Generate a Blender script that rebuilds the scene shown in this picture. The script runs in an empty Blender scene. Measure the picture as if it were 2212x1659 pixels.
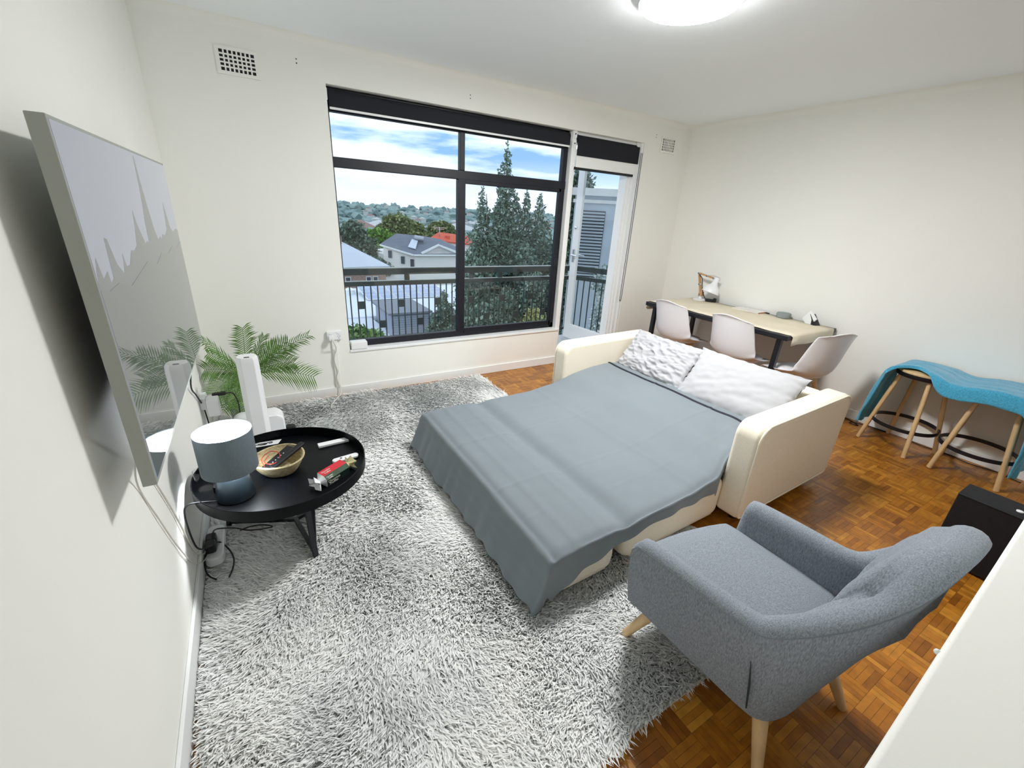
import bpy, bmesh, math, random
import numpy as np
from mathutils import Vector, Matrix
from math import sin, cos, pi, radians
random.seed(7); rng = np.random.default_rng(11)
SC = bpy.context.scene; COL = SC.collection
# ------------------------------------------------------------------ camera
cam = bpy.data.objects.new('camera', bpy.data.cameras.new('camera')); COL.objects.link(cam)
cam.data.sensor_width = 36; cam.data.lens = 918.24/2212*36; cam.data.clip_end = 9000; cam.data.clip_start = .02
cr_, cf_, cu_ = (0.85828,-0.51048,0.05255), (0.49166,0.78862,-0.36926), (0.14705,0.34276,0.92784)
cam.matrix_world = Matrix(((cr_[0],cu_[0],-cf_[0],.3811),(cr_[1],cu_[1],-cf_[1],0),(cr_[2],cu_[2],-cf_[2],1.6),(0,0,0,1)))
SC.camera = cam
# ------------------------------------------------------------------ view / light settings
SC.view_settings.view_transform = 'Standard'; SC.view_settings.look = 'None'
SC.view_settings.gamma = 1; SC.view_settings.use_curve_mapping = False; SC.view_settings.exposure = 0.0
LAMP_STRENGTH = 155.0; BULB_STRENGTH = 420.0; SKY = 1.65
try:
    SC.cycles.max_bounces = 12; SC.cycles.diffuse_bounces = 7; SC.cycles.glossy_bounces = 4
    SC.cycles.transmission_bounces = 4; SC.cycles.transparent_max_bounces = 10
    SC.cycles.sample_clamp_indirect = 6; SC.cycles.caustics_reflective = False; SC.cycles.caustics_refractive = False
    SC.cycles.use_denoising = True; SC.cycles.use_adaptive_sampling = True; SC.cycles.adaptive_threshold = .03
except Exception: pass
# ------------------------------------------------------------------ sky
W = bpy.data.worlds.new('sky'); SC.world = W; W.use_nodes = True
nt = W.node_tree; N = nt.nodes; L = nt.links; N.clear()
out = N.new('ShaderNodeOutputWorld'); bg = N.new('ShaderNodeBackground'); L.new(bg.outputs[0], out.inputs[0])
tc = N.new('ShaderNodeTexCoord'); mp = N.new('ShaderNodeMapping'); mp.inputs['Scale'].default_value = (1.3,1.3,7.5)
mp.inputs['Location'].default_value = (.35,.1,.2)
L.new(tc.outputs['Generated'], mp.inputs[0])
nz = N.new('ShaderNodeTexNoise'); nz.inputs['Scale'].default_value = 2.3; nz.inputs['Detail'].default_value = 6; nz.inputs['Roughness'].default_value = .55
L.new(mp.outputs[0], nz.inputs['Vector'])
rp = N.new('ShaderNodeValToRGB'); cr = rp.color_ramp
cr.elements[0].position = .39; cr.elements[0].color = (.22,.40,.66,1)
cr.elements[1].position = .57; cr.elements[1].color = (.86,.90,.95,1)
e = cr.elements.new(.46); e.color = (.52,.66,.82,1)
L.new(nz.outputs['Fac'], rp.inputs[0])
sx = N.new('ShaderNodeSeparateXYZ'); L.new(tc.outputs['Generated'], sx.inputs[0])
rh = N.new('ShaderNodeValToRGB'); rh.color_ramp.elements[0].position = 0; rh.color_ramp.elements[0].color = (1,1,1,1)
rh.color_ramp.elements[1].position = .11; rh.color_ramp.elements[1].color = (0,0,0,1)
rh.color_ramp.elements.new(.05).color = (.8,.8,.8,1)
L.new(sx.outputs['Z'], rh.inputs[0])
mx = N.new('ShaderNodeMix'); mx.data_type = 'RGBA'; mx.inputs['B'].default_value = (.66,.74,.86,1)
L.new(rh.outputs[0], mx.inputs['Factor']); L.new(rp.outputs[0], mx.inputs['A']); L.new(mx.outputs['Result'], bg.inputs[0])
bg.inputs[1].default_value = SKY

# ------------------------------------------------------------------ materials
def lin(r, g, b):
    f = lambda c: ((c/255+.055)/1.055)**2.4 if c/255 > .04045 else c/255/12.92
    return (f(r), f(g), f(b), 1)
MATS = {}
def mat(name, col, rough=.6, metal=0, noise=None, bump=None, spec=.5, attr=None, sheen=0, emit=None, coord='Object', cols2=None):
    m = bpy.data.materials.new(name); m.use_nodes = True
    nt = m.node_tree; N = nt.nodes; L = nt.links; b = N['Principled BSDF']
    b.inputs['Base Color'].default_value = col; b.inputs['Roughness'].default_value = rough
    b.inputs['Metallic'].default_value = metal; b.inputs['Specular IOR Level'].default_value = spec
    if sheen: b.inputs['Sheen Weight'].default_value = sheen; b.inputs['Sheen Roughness'].default_value = .5
    if emit: b.inputs['Emission Color'].default_value = emit[0]; b.inputs['Emission Strength'].default_value = emit[1]
    tc = N.new('ShaderNodeTexCoord')
    if coord == 'World':
        tc = N.new('ShaderNodeNewGeometry'); coord = 'Position'
    src = None
    if attr:   # attr=(name, colA, colB, [colC])
        at = N.new('ShaderNodeAttribute'); at.attribute_name = attr[0]
        rp = N.new('ShaderNodeValToRGB'); rp.color_ramp.elements[0].color = attr[1]; rp.color_ramp.elements[1].color = attr[-1]
        if len(attr) == 4: rp.color_ramp.elements.new(.5).color = attr[2]
        L.new(at.outputs['Fac'], rp.inputs[0]); src = rp.outputs[0]
        L.new(src, b.inputs['Base Color'])
    if noise:  # (scale(3 or 1), amount, [detail])
        sc = noise[0] if isinstance(noise[0], tuple) else (noise[0],)*3
        mp = N.new('ShaderNodeMapping'); mp.inputs['Scale'].default_value = sc; L.new(tc.outputs[coord], mp.inputs[0])
        nz = N.new('ShaderNodeTexNoise'); nz.inputs['Scale'].default_value = 1; nz.inputs['Detail'].default_value = noise[2] if len(noise) > 2 else 3
        L.new(mp.outputs[0], nz.inputs['Vector'])
        mr = N.new('ShaderNodeMapRange'); mr.inputs['From Min'].default_value = .3; mr.inputs['From Max'].default_value = .7
        mr.inputs['To Min'].default_value = 1-noise[1]; mr.inputs['To Max'].default_value = 1+noise[1]
        L.new(nz.outputs['Fac'], mr.inputs['Value'])
        mx = N.new('ShaderNodeVectorMath'); mx.operation = 'SCALE'
        if src: L.new(src, mx.inputs[0])
        else: mx.inputs[0].default_value = col[:3]
        L.new(mr.outputs[0], mx.inputs['Scale']); L.new(mx.outputs[0], b.inputs['Base Color'])
    if bump:
        sc = bump[0] if isinstance(bump[0], tuple) else (bump[0],)*3
        mp = N.new('ShaderNodeMapping'); mp.inputs['Scale'].default_value = sc; L.new(tc.outputs[coord], mp.inputs[0])
        nz = N.new('ShaderNodeTexNoise'); nz.inputs['Scale'].default_value = 1; nz.inputs['Detail'].default_value = 3
        L.new(mp.outputs[0], nz.inputs['Vector'])
        bp = N.new('ShaderNodeBump'); bp.inputs['Strength'].default_value = bump[1]; bp.inputs['Distance'].default_value = bump[2] if len(bump) > 2 else .003
        L.new(nz.outputs['Fac'], bp.inputs['Height']); L.new(bp.outputs[0], b.inputs['Normal'])
    MATS[name] = m; return m
def glass_mat(name, tint=(.96,.98,.98,1), refl=.08, base=.02):
    m = bpy.data.materials.new(name); m.use_nodes = True; nt = m.node_tree; N = nt.nodes; L = nt.links; N.clear()
    o = N.new('ShaderNodeOutputMaterial'); t = N.new('ShaderNodeBsdfTransparent'); t.inputs[0].default_value = tint
    g = N.new('ShaderNodeBsdfGlossy'); g.inputs['Roughness'].default_value = .01
    lw_ = N.new('ShaderNodeLayerWeight'); lw_.inputs[0].default_value = .5
    pw = N.new('ShaderNodeMath'); pw.operation = 'POWER'; pw.inputs[1].default_value = 5; L.new(lw_.outputs['Facing'], pw.inputs[0])
    fr = N.new('ShaderNodeMath'); fr.operation = 'MULTIPLY_ADD'; fr.inputs[1].default_value = .9; fr.inputs[2].default_value = .03; L.new(pw.outputs[0], fr.inputs[0])
    mx = N.new('ShaderNodeMixShader'); L.new(fr.outputs[0], mx.inputs[0]); L.new(t.outputs[0], mx.inputs[1]); L.new(g.outputs[0], mx.inputs[2]); L.new(mx.outputs[0], o.inputs[0])
    MATS[name] = m; return m
def emat(name, col, strength):
    m = bpy.data.materials.new(name); m.use_nodes = True; nt = m.node_tree; N = nt.nodes; L = nt.links; N.clear()
    o = N.new('ShaderNodeOutputMaterial'); e = N.new('ShaderNodeEmission'); e.inputs[0].default_value = col; e.inputs[1].default_value = strength
    L.new(e.outputs[0], o.inputs[0]); MATS[name] = m; return m

M_wall = mat('wall_paint', lin(240,240,235), .75, noise=(1.2,.015), bump=(90,.12,.002), spec=.25)
M_ceil = mat('ceiling_paint', lin(243,248,250), .85, bump=(70,.10,.002), spec=.2)
M_trim = mat('gloss_white', lin(238,240,240), .35)
M_black = mat('black_metal', lin(16,19,28), .42)
M_table = mat('table_black', lin(6,8,12), .40, bump=(500,.15,.001), spec=.14)
M_dark = mat('dark_frame', lin(12,15,28), .45)
M_blind = mat('blind_fabric', lin(14,17,28), .8, bump=(600,.1,.001))
M_white = mat('white_plastic', lin(236,238,240), .35)
M_steel = mat('chrome', (.8,.8,.82,1), .12, 1)
M_grey_al = mat('tv_casing', lin(158,162,154), .5, .1)
M_cream = mat('cream_fabric', lin(236,227,208), .9, noise=(160,.05), bump=(420,.25,.002), sheen=.2, spec=.2)
M_sheet = mat('grey_sheet', lin(118,127,133), .85, noise=(3,.03), bump=(700,.08,.001), sheen=.15, spec=.25)
M_navy = mat('navy_hem', lin(22,27,38), .8)
M_pillow = mat('pillow_cotton', lin(176,177,180), .85, bump=(500,.06,.001), sheen=.1, spec=.25)
M_chair = mat('heather_grey', lin(131,138,146), .95, noise=((330,330,80),.32,4), bump=(380,.35,.002), sheen=.08, spec=.15)
M_oak = mat('pale_oak', lin(214,184,138), .5, noise=((60,60,6),.10,4))
M_plast = mat('shell_white', lin(240,240,245), .35)
M_paper = mat('kraft_paper', lin(222,212,190), .8, noise=(5,.04), bump=(14,.2,.006))
M_teal = mat('teal_blanket', lin(74,164,200), .95, noise=(120,.22,4), bump=(160,.7,.004), sheen=.5, spec=.1)
M_cable = mat('black_cable', lin(14,15,20), .5)
M_wcable = mat('white_cable', lin(215,212,205), .5)
M_wicker = mat('seagrass', lin(190,176,138), .8, noise=((60,60,220),.30,4), bump=((90,90,260),.9,.004))
M_red = mat('red_card', lin(205,52,62), .65, spec=.25); M_green = mat('green_card', lin(72,92,74), .7, noise=(40,.15), spec=.2); M_dkgreen = mat('dark_green_card', lin(18,38,32), .35)
M_goldp = mat('gold_paper', lin(212,204,160), .4, .25)
M_shade = mat('lamp_shade_grey', lin(104,116,124), .9, noise=((300,300,60),.10), bump=((500,500,120),.2,.001))
M_glass = glass_mat('window_glass'); M_tumbler = glass_mat('tumbler_glass', (.93,.94,.94,1))
M_rubber = mat('rubber', lin(20,20,22), .7)
M_gap = mat('floor_gap', lin(70,34,18), .7)

# ------------------------------------------------------------------ mesh helpers
class MB:
    def __init__(s): s.v = []; s.f = []; s.m = []; s.mats = []
    def mi(s, m):
        if m not in s.mats: s.mats.append(m)
        return s.mats.index(m)
    def add(s, vs, fs, m=None):
        o = len(s.v); s.v += [tuple(map(float, v)) for v in vs]; s.f += [tuple(i+o for i in f) for f in fs]
        k = s.mi(m) if m else 0; s.m += [k]*len(fs); return s
    def box(s, x0, x1, y0, y1, z0, z1, m=None, M=None):
        vs = [Vector((x,y,z)) for z in (z0,z1) for y in (y0,y1) for x in (x0,x1)]
        if M: vs = [M @ v for v in vs]
        return s.add(vs, [(0,2,3,1),(4,5,7,6),(0,1,5,4),(2,6,7,3),(0,4,6,2),(1,3,7,5)], m)
    def beam(s, a, b, w, h, m=None, up=(0,0,1)):
        a = Vector(a); b = Vector(b); d = b-a; l = d.length; d.normalize(); u = Vector(up)
        x = d.cross(u)
        if x.length < 1e-4: x = d.cross(Vector((1,0,0)))
        x.normalize(); z = x.cross(d)
        Mx = Matrix(((x.x,d.x,z.x,a.x),(x.y,d.y,z.y,a.y),(x.z,d.z,z.z,a.z),(0,0,0,1)))
        return s.box(-w/2,w/2,0,l,-h/2,h/2,m,Mx)
    def tube(s, pts, r, n=8, m=None, caps=True, closed=False):
        P = [Vector(p) for p in pts]; k = len(P); R = r if hasattr(r,'__len__') else [r]*k
        vs = []; fs = []; T = []
        for i in range(k):
            a = P[(i-1) % k] if closed or i > 0 else P[i]; b = P[(i+1) % k] if closed or i < k-1 else P[i]
            T.append((b-a).normalized())
        nrm = T[0].cross(Vector((0,0,1)))
        if nrm.length < 1e-3: nrm = T[0].cross(Vector((1,0,0)))
        nrm.normalize()
        for i in range(k):
            nrm = (nrm - T[i]*nrm.dot(T[i])).normalized(); bn = T[i].cross(nrm)
            for j in range(n):
                a = 2*pi*j/n; vs.append(P[i] + nrm*(R[i]*cos(a)) + bn*(R[i]*sin(a)))
        for i in range(k if closed else k-1):
            i2 = (i+1) % k
            for j in range(n): fs.append((i*n+j, i*n+(j+1) % n, i2*n+(j+1) % n, i2*n+j))
        if caps and not closed: fs.append(tuple(range(n-1,-1,-1))); fs.append(tuple((k-1)*n+j for j in range(n)))
        return s.add(vs, fs, m)
    def lathe(s, prof, n=32, c=(0,0,0), m=None, M=None, cap=True):
        vs = []; fs = []; k = len(prof)
        for r, z in prof:
            for j in range(n): vs.append(Vector((c[0]+r*cos(2*pi*j/n), c[1]+r*sin(2*pi*j/n), c[2]+z)))
        if M: vs = [M @ v for v in vs]
        for i in range(k-1):
            for j in range(n): fs.append((i*n+j, i*n+(j+1) % n, (i+1)*n+(j+1) % n, (i+1)*n+j))
        if prof[0] == prof[-1]: cap = False
        if cap and prof[0][0] > 1e-6: fs.append(tuple(range(n-1,-1,-1)))
        if cap and prof[-1][0] > 1e-6: fs.append(tuple((k-1)*n+j for j in range(n)))
        return s.add(vs, fs, m)
    def prism(s, poly, a, b, axis='y', m=None, M=None):
        def P(p, t): return {'x':(t,p[0],p[1]),'y':(p[0],t,p[1]),'z':(p[0],p[1],t)}[axis]
        n = len(poly); vs = [Vector(P(p,a)) for p in poly]+[Vector(P(p,b)) for p in poly]
        if M: vs = [M @ v for v in vs]
        fs = [tuple(range(n-1,-1,-1)), tuple(range(n,2*n))]+[(i,(i+1) % n,n+(i+1) % n,n+i) for i in range(n)]
        return s.add(vs, fs, m)
    def grid(s, G, m=None, wrap=False):
        r = len(G); c = len(G[0]); vs = [p for row in G for p in row]; fs = []
        for i in range(r-1):
            for j in range(c if wrap else c-1):
                j2 = (j+1) % c; fs.append((i*c+j, i*c+j2, (i+1)*c+j2, (i+1)*c+j))
        return s.add(vs, fs, m)
    def build(s, name, m=None, parent=None, bevel=0, seg=2, smooth=None, loc=None, subd=0, solid=0, fix=True, weld=False):
        me = bpy.data.meshes.new(name); me.from_pydata(s.v, [], s.f)
        ms = s.mats if s.mats else [m]
        if m and m not in ms and not s.mats: ms = [m]
        for q in ms: me.materials.append(q)
        if len(ms) > 1: me.polygons.foreach_set('material_index', s.m)
        if fix or weld:
            bm = bmesh.new(); bm.from_mesh(me)
            if weld: bmesh.ops.remove_doubles(bm, verts=bm.verts, dist=1e-5)
            bmesh.ops.recalc_face_normals(bm, faces=bm.faces); bm.to_mesh(me); bm.free()
        o = bpy.data.objects.new(name, me); COL.objects.link(o)
        if parent: o.parent = parent
        if loc: o.location = loc
        if smooth is not None:
            me.polygons.foreach_set('use_smooth', [True]*len(me.polygons))
            if smooth < 180: me.set_sharp_from_angle(angle=radians(smooth))
        if solid:
            md = o.modifiers.new('solid','SOLIDIFY'); md.thickness = solid; md.offset = 0
        if bevel:
            md = o.modifiers.new('bevel','BEVEL'); md.width = bevel; md.segments = seg; md.limit_method = 'ANGLE'; md.angle_limit = radians(40)
            if seg > 1:
                me.polygons.foreach_set('use_smooth', [True]*len(me.polygons)); me.set_sharp_from_angle(angle=radians(41))
                md.harden_normals = True
        if subd:
            md = o.modifiers.new('subd','SUBSURF'); md.levels = subd; md.render_levels = subd
        return o
def tag(o, label=None, cat=None, group=None, kind=None):
    if label: o['label'] = label
    if cat: o['category'] = cat
    if group: o['group'] = group
    if kind: o['kind'] = kind
    return o
def thing(name, label, cat, loc=(0,0,0), rotz=0, group=None):
    o = bpy.data.objects.new(name, None); COL.objects.link(o); o.location = loc; o.rotation_euler = (0,0,rotz); o.empty_display_size = .1
    return tag(o, label, cat, group)
def struct(o): o['kind'] = 'structure'; return o
def dup(root, loc, rotz=0, label=None, scale=None):
    r = root.copy(); COL.objects.link(r); r.location = loc; r.rotation_euler = (0,0,rotz)
    if label: r['label'] = label
    if scale: r.scale = scale
    for ch in list(root.children):
        c = ch.copy(); COL.objects.link(c); c.parent = r
        for g in list(ch.children):
            d = g.copy(); COL.objects.link(d); d.parent = c
    return r
def cr(pts, n=8, closed=False):   # Catmull-Rom through points
    P = [Vector(p) for p in pts]; k = len(P); res = []
    rngi = range(k) if closed else range(k-1)
    for i in rngi:
        p0 = P[(i-1) % k] if closed or i > 0 else P[0]*2-P[1]
        p1 = P[i]; p2 = P[(i+1) % k]; p3 = P[(i+2) % k] if closed or i+2 < k else P[-1]*2-P[-2]
        for j in range(n):
            t = j/n; res.append(.5*((2*p1)+(p2-p0)*t+(2*p0-5*p1+4*p2-p3)*t*t+(3*p1-p0-3*p2+p3)*t**3))
    if not closed: res.append(P[-1])
    return res
def sm(a, b, x): t = min(1, max(0, (x-a)/(b-a))); return t*t*(3-2*t)
class Noise2:
    def __init__(s, seed, n=14, f0=1.0, f1=6.0):
        r = random.Random(seed); s.w = []
        for _ in range(n):
            f = f0*(f1/f0)**r.random(); a = r.random()*2*pi
            s.w.append((f*cos(a), f*sin(a), r.random()*2*pi, 1/(f**.7)))
        s.k = 1/sum(w[3] for w in s.w)*1.8
    def __call__(s, x, y): return s.k*sum(w[3]*sin(w[0]*x+w[1]*y+w[2]) for w in s.w)
def rrect(x0, x1, z0, z1, rs, n=6):   # rounded rect, radii for corners (x0z0, x1z0, x1z1, x0z1)
    pts = []
    for (cx, cz, r, a0) in ((x0+rs[0],z0+rs[0],rs[0],pi),(x1-rs[1],z0+rs[1],rs[1],1.5*pi),(x1-rs[2],z1-rs[2],rs[2],0),(x0+rs[3],z1-rs[3],rs[3],.5*pi)):
        for j in range(n+1): a = a0+.5*pi*j/n; pts.append((cx+r*cos(a), cz+r*sin(a)))
    return pts
def numesh(name, V, F, m, parent=None, attr=None, smooth=False):   # V (n,3), F (k,3|4) arrays, attr (name, per-vertex)
    me = bpy.data.meshes.new(name); V = np.asarray(V, np.float32); F = np.asarray(F, np.int32); k = F.shape[1]
    me.vertices.add(len(V)); me.vertices.foreach_set('co', V.ravel())
    me.loops.add(F.size); me.loops.foreach_set('vertex_index', F.ravel())
    me.polygons.add(len(F)); me.polygons.foreach_set('loop_start', np.arange(0, F.size, k, dtype=np.int32))
    try: me.polygons.foreach_set('loop_total', np.full(len(F), k, np.int32))
    except Exception: pass
    me.update(calc_edges=True)
    if attr:
        a = me.attributes.new(attr[0], 'FLOAT', 'POINT'); a.data.foreach_set('value', np.asarray(attr[1], np.float32))
    me.polygons.foreach_set('use_smooth', [bool(smooth)]*len(F))
    me.materials.append(m); me.validate()
    o = bpy.data.objects.new(name, me); COL.objects.link(o)
    if parent: o.parent = parent
    return o

# ------------------------------------------------------------------ room shell
WX, DY, HZ, YB = 5.0, 3.802, 2.65, -1.6
struct(MB().box(-.2,0,YB,DY+.25,-.1,HZ).build('wall_left', M_wall))
struct(MB().box(WX,WX+.2,YB,DY+.25,-.1,HZ).build('wall_right', M_wall))
struct(MB().box(-.2,WX+.2,YB-.2,YB,-.1,HZ).build('wall_front', M_wall))
wb = MB()
OX0, OX1, OZ0, OZ1 = 1.045, 4.275, .40, 2.40
wb.box(0,OX0,DY,DY+.25,-.1,HZ).box(OX1,WX,DY,DY+.25,-.1,HZ).box(OX0,OX1,DY,DY+.25,OZ1,HZ).box(OX0,3.33,DY,DY+.25,-.1,OZ0)
wall_back = struct(wb.build('wall_back', M_wall))
ct = thing('breakfast_counter', 'cream painted waist-high counter ledge nearest the camera, lower right corner', 'counter', (.80,.0239,0), math.atan(.0385))
MB().box(0,1.9,-.42,-.006,.0,.955).build('counter_body', M_wall, ct)
MB().box(-.01,1.91,-.45,0,.955,1.0).build('counter_top', M_wall, ct, bevel=.009, seg=4)
chip = MB(); chip.lathe([(0,-.005),(.004,-.003),(.005,0),(.004,.003),(0,.005)], 10, (.43,.001,.992)); chip.build('paint_blob', M_trim, ct, smooth=60)
struct(MB().box(-.2,WX+.2,YB-.2,DY+.25,HZ,HZ+.15).build('ceiling', M_ceil))
def cove(name, a, b, nx, ny):      # concave quarter-round between wall and ceiling
    r = .05; G = []
    for P in (a, b):
        row = []
        for j in range(9):
            t = .5*pi*j/8; d = r-r*cos(t); h = r*sin(t)
            row.append((P[0]+nx*d, P[1]+ny*d, HZ-r+h))
        row += [(P[0]-nx*.02, P[1]-ny*.02, HZ+.02), (P[0]-nx*.02, P[1]-ny*.02, HZ-r)]
        G.append(row)
    return struct(MB().grid(G, wrap=True).build(name, M_wall, smooth=50))
cove('trim_1', (0,DY), (WX,DY), 0, -1); cove('trim_2', (WX,YB), (WX,DY), -1, 0)
def skirting(name, x0, x1, y0, y1, h):
    return struct(MB().box(x0,x1,y0,y1,0,h).build(name, M_trim, bevel=.004))
skirting('baseboard_left', 0,.013,YB,DY,.125)
bb = MB().box(.013,3.33,DY-.013,DY,0,.085).box(OX1,WX-.013,DY-.013,DY,0,.085); struct(bb.build('baseboard_back', M_trim, bevel=.003))
skirting('baseboard_right', WX-.014,WX,YB,DY,.09)
# screw holes left from an old curtain rail
for (x, z) in ((.869,2.498),(2.182,2.497),(4.436,2.485)):
    for dz in (.012,-.012):
        MB().lathe([(0,0),(.004,0),(.004,.002),(0,.002)], 8, M=Matrix.Translation((x,DY-.0022,z+dz)) @ Matrix.Rotation(-pi/2,4,'X')).build('screw_hole', M_rubber, wall_back)

# ------------------------------------------------------------------ parquet floor
M_parq = mat('parquet_wood', lin(150,84,40), .30, attr=('tone', lin(112,62,16), lin(158,100,28), lin(194,138,52)), noise=((24,24,24),.22,5), coord='World')
floor = struct(MB().box(-.2,WX+.2,YB-.2,DY+.25,-.12,-.004).build('floor', M_gap))
B5, S5 = .12, .024; strips = []
nx, ny = int(WX/B5)+1, int((DY+.9)/B5)+1
tone_blk = {}
for i in range(nx):
    for j in range(ny):
        bx, by = i*B5, -.9+j*B5; hor = (i+j) % 2
        base = random.gauss(.48,.10)
        for k in range(5):
            t = min(1, max(0, base+random.gauss(0,.13)))
            if hor: r = (bx, bx+B5, by+k*S5, by+(k+1)*S5)
            else: r = (bx+k*S5, bx+(k+1)*S5, by, by+B5)
            if r[0] > WX-.016 or r[2] > DY-.016: continue
            r = (r[0], min(r[1], WX-.002), r[2], min(r[3], DY-.002))
            strips.append((r, t, hor))
def zone(x, y):
    if y < .53 and 1.0 < x < 1.56 and y > .12: return True
    if 1.55 <= x < 2.3 and .08 < y < .33: return x < 1.8 or y > .1
    return (2.25 < x < 4.6 and .42 < y < 1.05)
C0 = Vector((.3811,0,1.6))
cand = sorted((( (Vector(((r[0]+r[1])/2,(r[2]+r[3])/2,0))-C0).length, n) for n, (r, t, h) in enumerate(strips) if zone((r[0]+r[1])/2,(r[2]+r[3])/2) and r[1] < 4.9 and r[3] < 3.7))
single = set(n for _, n in cand[:300])
g = .0004
meshes = {}
for h in (0,1):
    for q in range(9):
        me = bpy.data.meshes.new('parquet_strip'); lx, ly = (B5/2-g, S5/2-g) if h else (S5/2-g, B5/2-g)
        vs = [(sx*lx, sy*ly, z) for z in (-.005,0) for sy in (-1,1) for sx in (-1,1)]
        me.from_pydata(vs, [], [(4,5,7,6),(0,1,5,4),(2,6,7,3),(0,4,6,2),(1,3,7,5)])
        a = me.attributes.new('tone','FLOAT','POINT'); a.data.foreach_set('value', [q/8]*8); me.materials.append(M_parq); meshes[(h,q)] = me
for n in sorted(single):
    r, t, h = strips[n]; o = bpy.data.objects.new('parquet_strip', meshes[(h, round(t*8))]); COL.objects.link(o)
    o.location = ((r[0]+r[1])/2, (r[2]+r[3])/2, random.uniform(-.0003,.0003)); o.parent = floor
V = []; F = []; A = []
for n, (r, t, h) in enumerate(strips):
    if n in single: continue
    cx, cy = (r[0]+r[1])/2, (r[2]+r[3])/2
    if .25 < cx < 2.1 and .75 < cy < 3.6: continue      # hidden by the rug
    o = len(V)
    for z in (-.005,0):
        for y in (r[2]+g, r[3]-g):
            for x in (r[0]+g, r[1]-g): V.append((x,y,z)); A.append(t)
    F += [(o+a,o+b,o+c,o+d) for a,b,c,d in ((4,5,7,6),(0,1,5,4),(2,6,7,3),(0,4,6,2),(1,3,7,5))]
po = numesh('parquet_field', V, F, M_parq, floor, ('tone', A)); po['kind'] = 'stuff'

# ------------------------------------------------------------------ ceiling lamp
M_lampglow = emat('lamp_glow', (1,.995,.985,1), LAMP_STRENGTH)
LC = (2.425,1.835)
cl = thing('ceiling_lamp', 'round white flush ceiling lamp, lit, above the bed', 'lamp', (LC[0],LC[1],HZ))
MB().lathe([(.235,0),(.247,-.006),(.25,-.035),(.243,-.045)], 48, cap=False).build('lamp_rim', M_trim, cl, smooth=40)
MB().lathe([(.2425,-.0445),(.236,-.052),(.20,-.058),(.1,-.063),(0,-.064)], 48).build('diffuser', M_lampglow, cl, smooth=180)

# ------------------------------------------------------------------ window, door, blinds
FY0, FY1 = 3.885, 3.935
win = thing('window_1', None, None, (OX0,FY0,OZ0)); win['kind'] = 'structure'
def wpart(name, bxs, m, bev=.004, parent=win, off=(OX0,FY0,OZ0)):
    b = MB()
    for x0,x1,y0,y1,z0,z1 in bxs: b.box(x0-off[0],x1-off[0],y0-off[1],y1-off[1],z0-off[2],z1-off[2])
    return b.build(name, m, parent, bevel=bev)
WX1 = 3.312
wpart('frame', [(OX0,OX0+.022,FY0,FY1,OZ0+.015,OZ1),(WX1-.055,WX1,FY0,FY1,OZ0+.015,OZ1),(OX0,WX1,FY0,FY1,OZ0+.015,OZ0+.075),(OX0,WX1,FY0,FY1,2.245,OZ1)], M_dark)
wpart('transom', [(OX0,WX1,FY0-.006,FY1,1.872,1.945)], M_dark)
wpart('mullion', [(2.130,2.176,FY0-.004,FY1,1.945,2.25)], M_dark)
wpart('mullion', [(2.112,2.182,FY0-.012,FY1,OZ0+.07,1.875)], M_dark)
wpart('sash_rail', [(2.18,3.26,FY0-.012,FY0+.03,OZ0+.045,OZ0+.10),(2.18,3.26,FY0-.012,FY0+.03,1.84,1.875),(3.235,3.27,FY0-.012,FY0+.03,OZ0+.045,1.875)], M_dark)
wpart('latch', [(3.238,3.272,FY0-.035,FY0-.01,1.09,1.19)], M_dark, .006)
for x0,x1,z0,z1 in ((OX0+.02,2.132,1.94,2.25),(2.174,WX1-.05,1.94,2.25),(OX0+.02,2.115,OZ0+.07,1.875),(2.18,WX1-.05,OZ0+.09,1.85)):
    MB().box(x0-OX0,x1-OX0,.022,.026,z0-OZ0,z1-OZ0).build('pane', M_glass, win)
wpart('sill', [(OX0,3.335,DY-.012,FY1,OZ0-.006,OZ0+.016)], M_trim, .004)
wpart('post', [(WX1,3.362,3.83,3.98,-.0,OZ1),(3.355,3.395,3.86,3.96,0,OZ1)], M_trim, .005)
dr = thing('door_1', None, None, (4.17,3.88,0)); dr['kind'] = 'structure'
D0 = (4.17,3.88,0)
wpart('door_frame', [(4.175,4.215,3.86,3.98,0,2.18),(4.205,4.245,3.835,3.98,0,OZ1),(4.245,4.275,3.81,3.9,0,OZ1),(3.39,4.21,3.836,3.858,2.085,2.25),(3.39,4.21,3.86,3.96,2.30,OZ1),(3.39,4.2,3.84,4.04,-.03,.02)], M_trim, .005, dr, D0)
wpart('door_seal', [(3.375,4.205,3.84,3.862,2.062,2.088)], M_black, .003, dr, D0)
PH = radians(86); lw = .785
leaf = bpy.data.objects.new('door_leaf', None); COL.objects.link(leaf); leaf.parent = dr; leaf.rotation_euler = (0,0,-PH)
def lpart(name, bxs, m, bev=.004):
    b = MB()
    for x0,x1,y0,y1,z0,z1 in bxs: b.box(-x1,-x0,y0,y1,z0,z1)
    return b.build(name, m, leaf, bevel=bev)
lpart('leaf_frame', [(0,.105,-.02,.02,.03,2.28),(lw-.11,lw,-.02,.02,.03,2.28),(.1,lw-.1,-.02,.02,.03,.23),(.1,lw-.1,-.02,.02,2.17,2.28)], M_trim)
lpart('pane', [(.1,lw-.1,-.003,.003,.22,2.18)], M_glass, 0)
hb = MB()
for sgn in (-1,1):
    hb.box(-lw+.035,-lw+.07,sgn*.02,sgn*.028,1.06,1.22)
    hb.tube([(-lw+.052,sgn*.02,1.15),(-lw+.052,sgn*.062,1.15),(-lw+.16,sgn*.065,1.145)], .009, 8)
hb.build('door_handle', M_steel, leaf, smooth=40)
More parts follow.
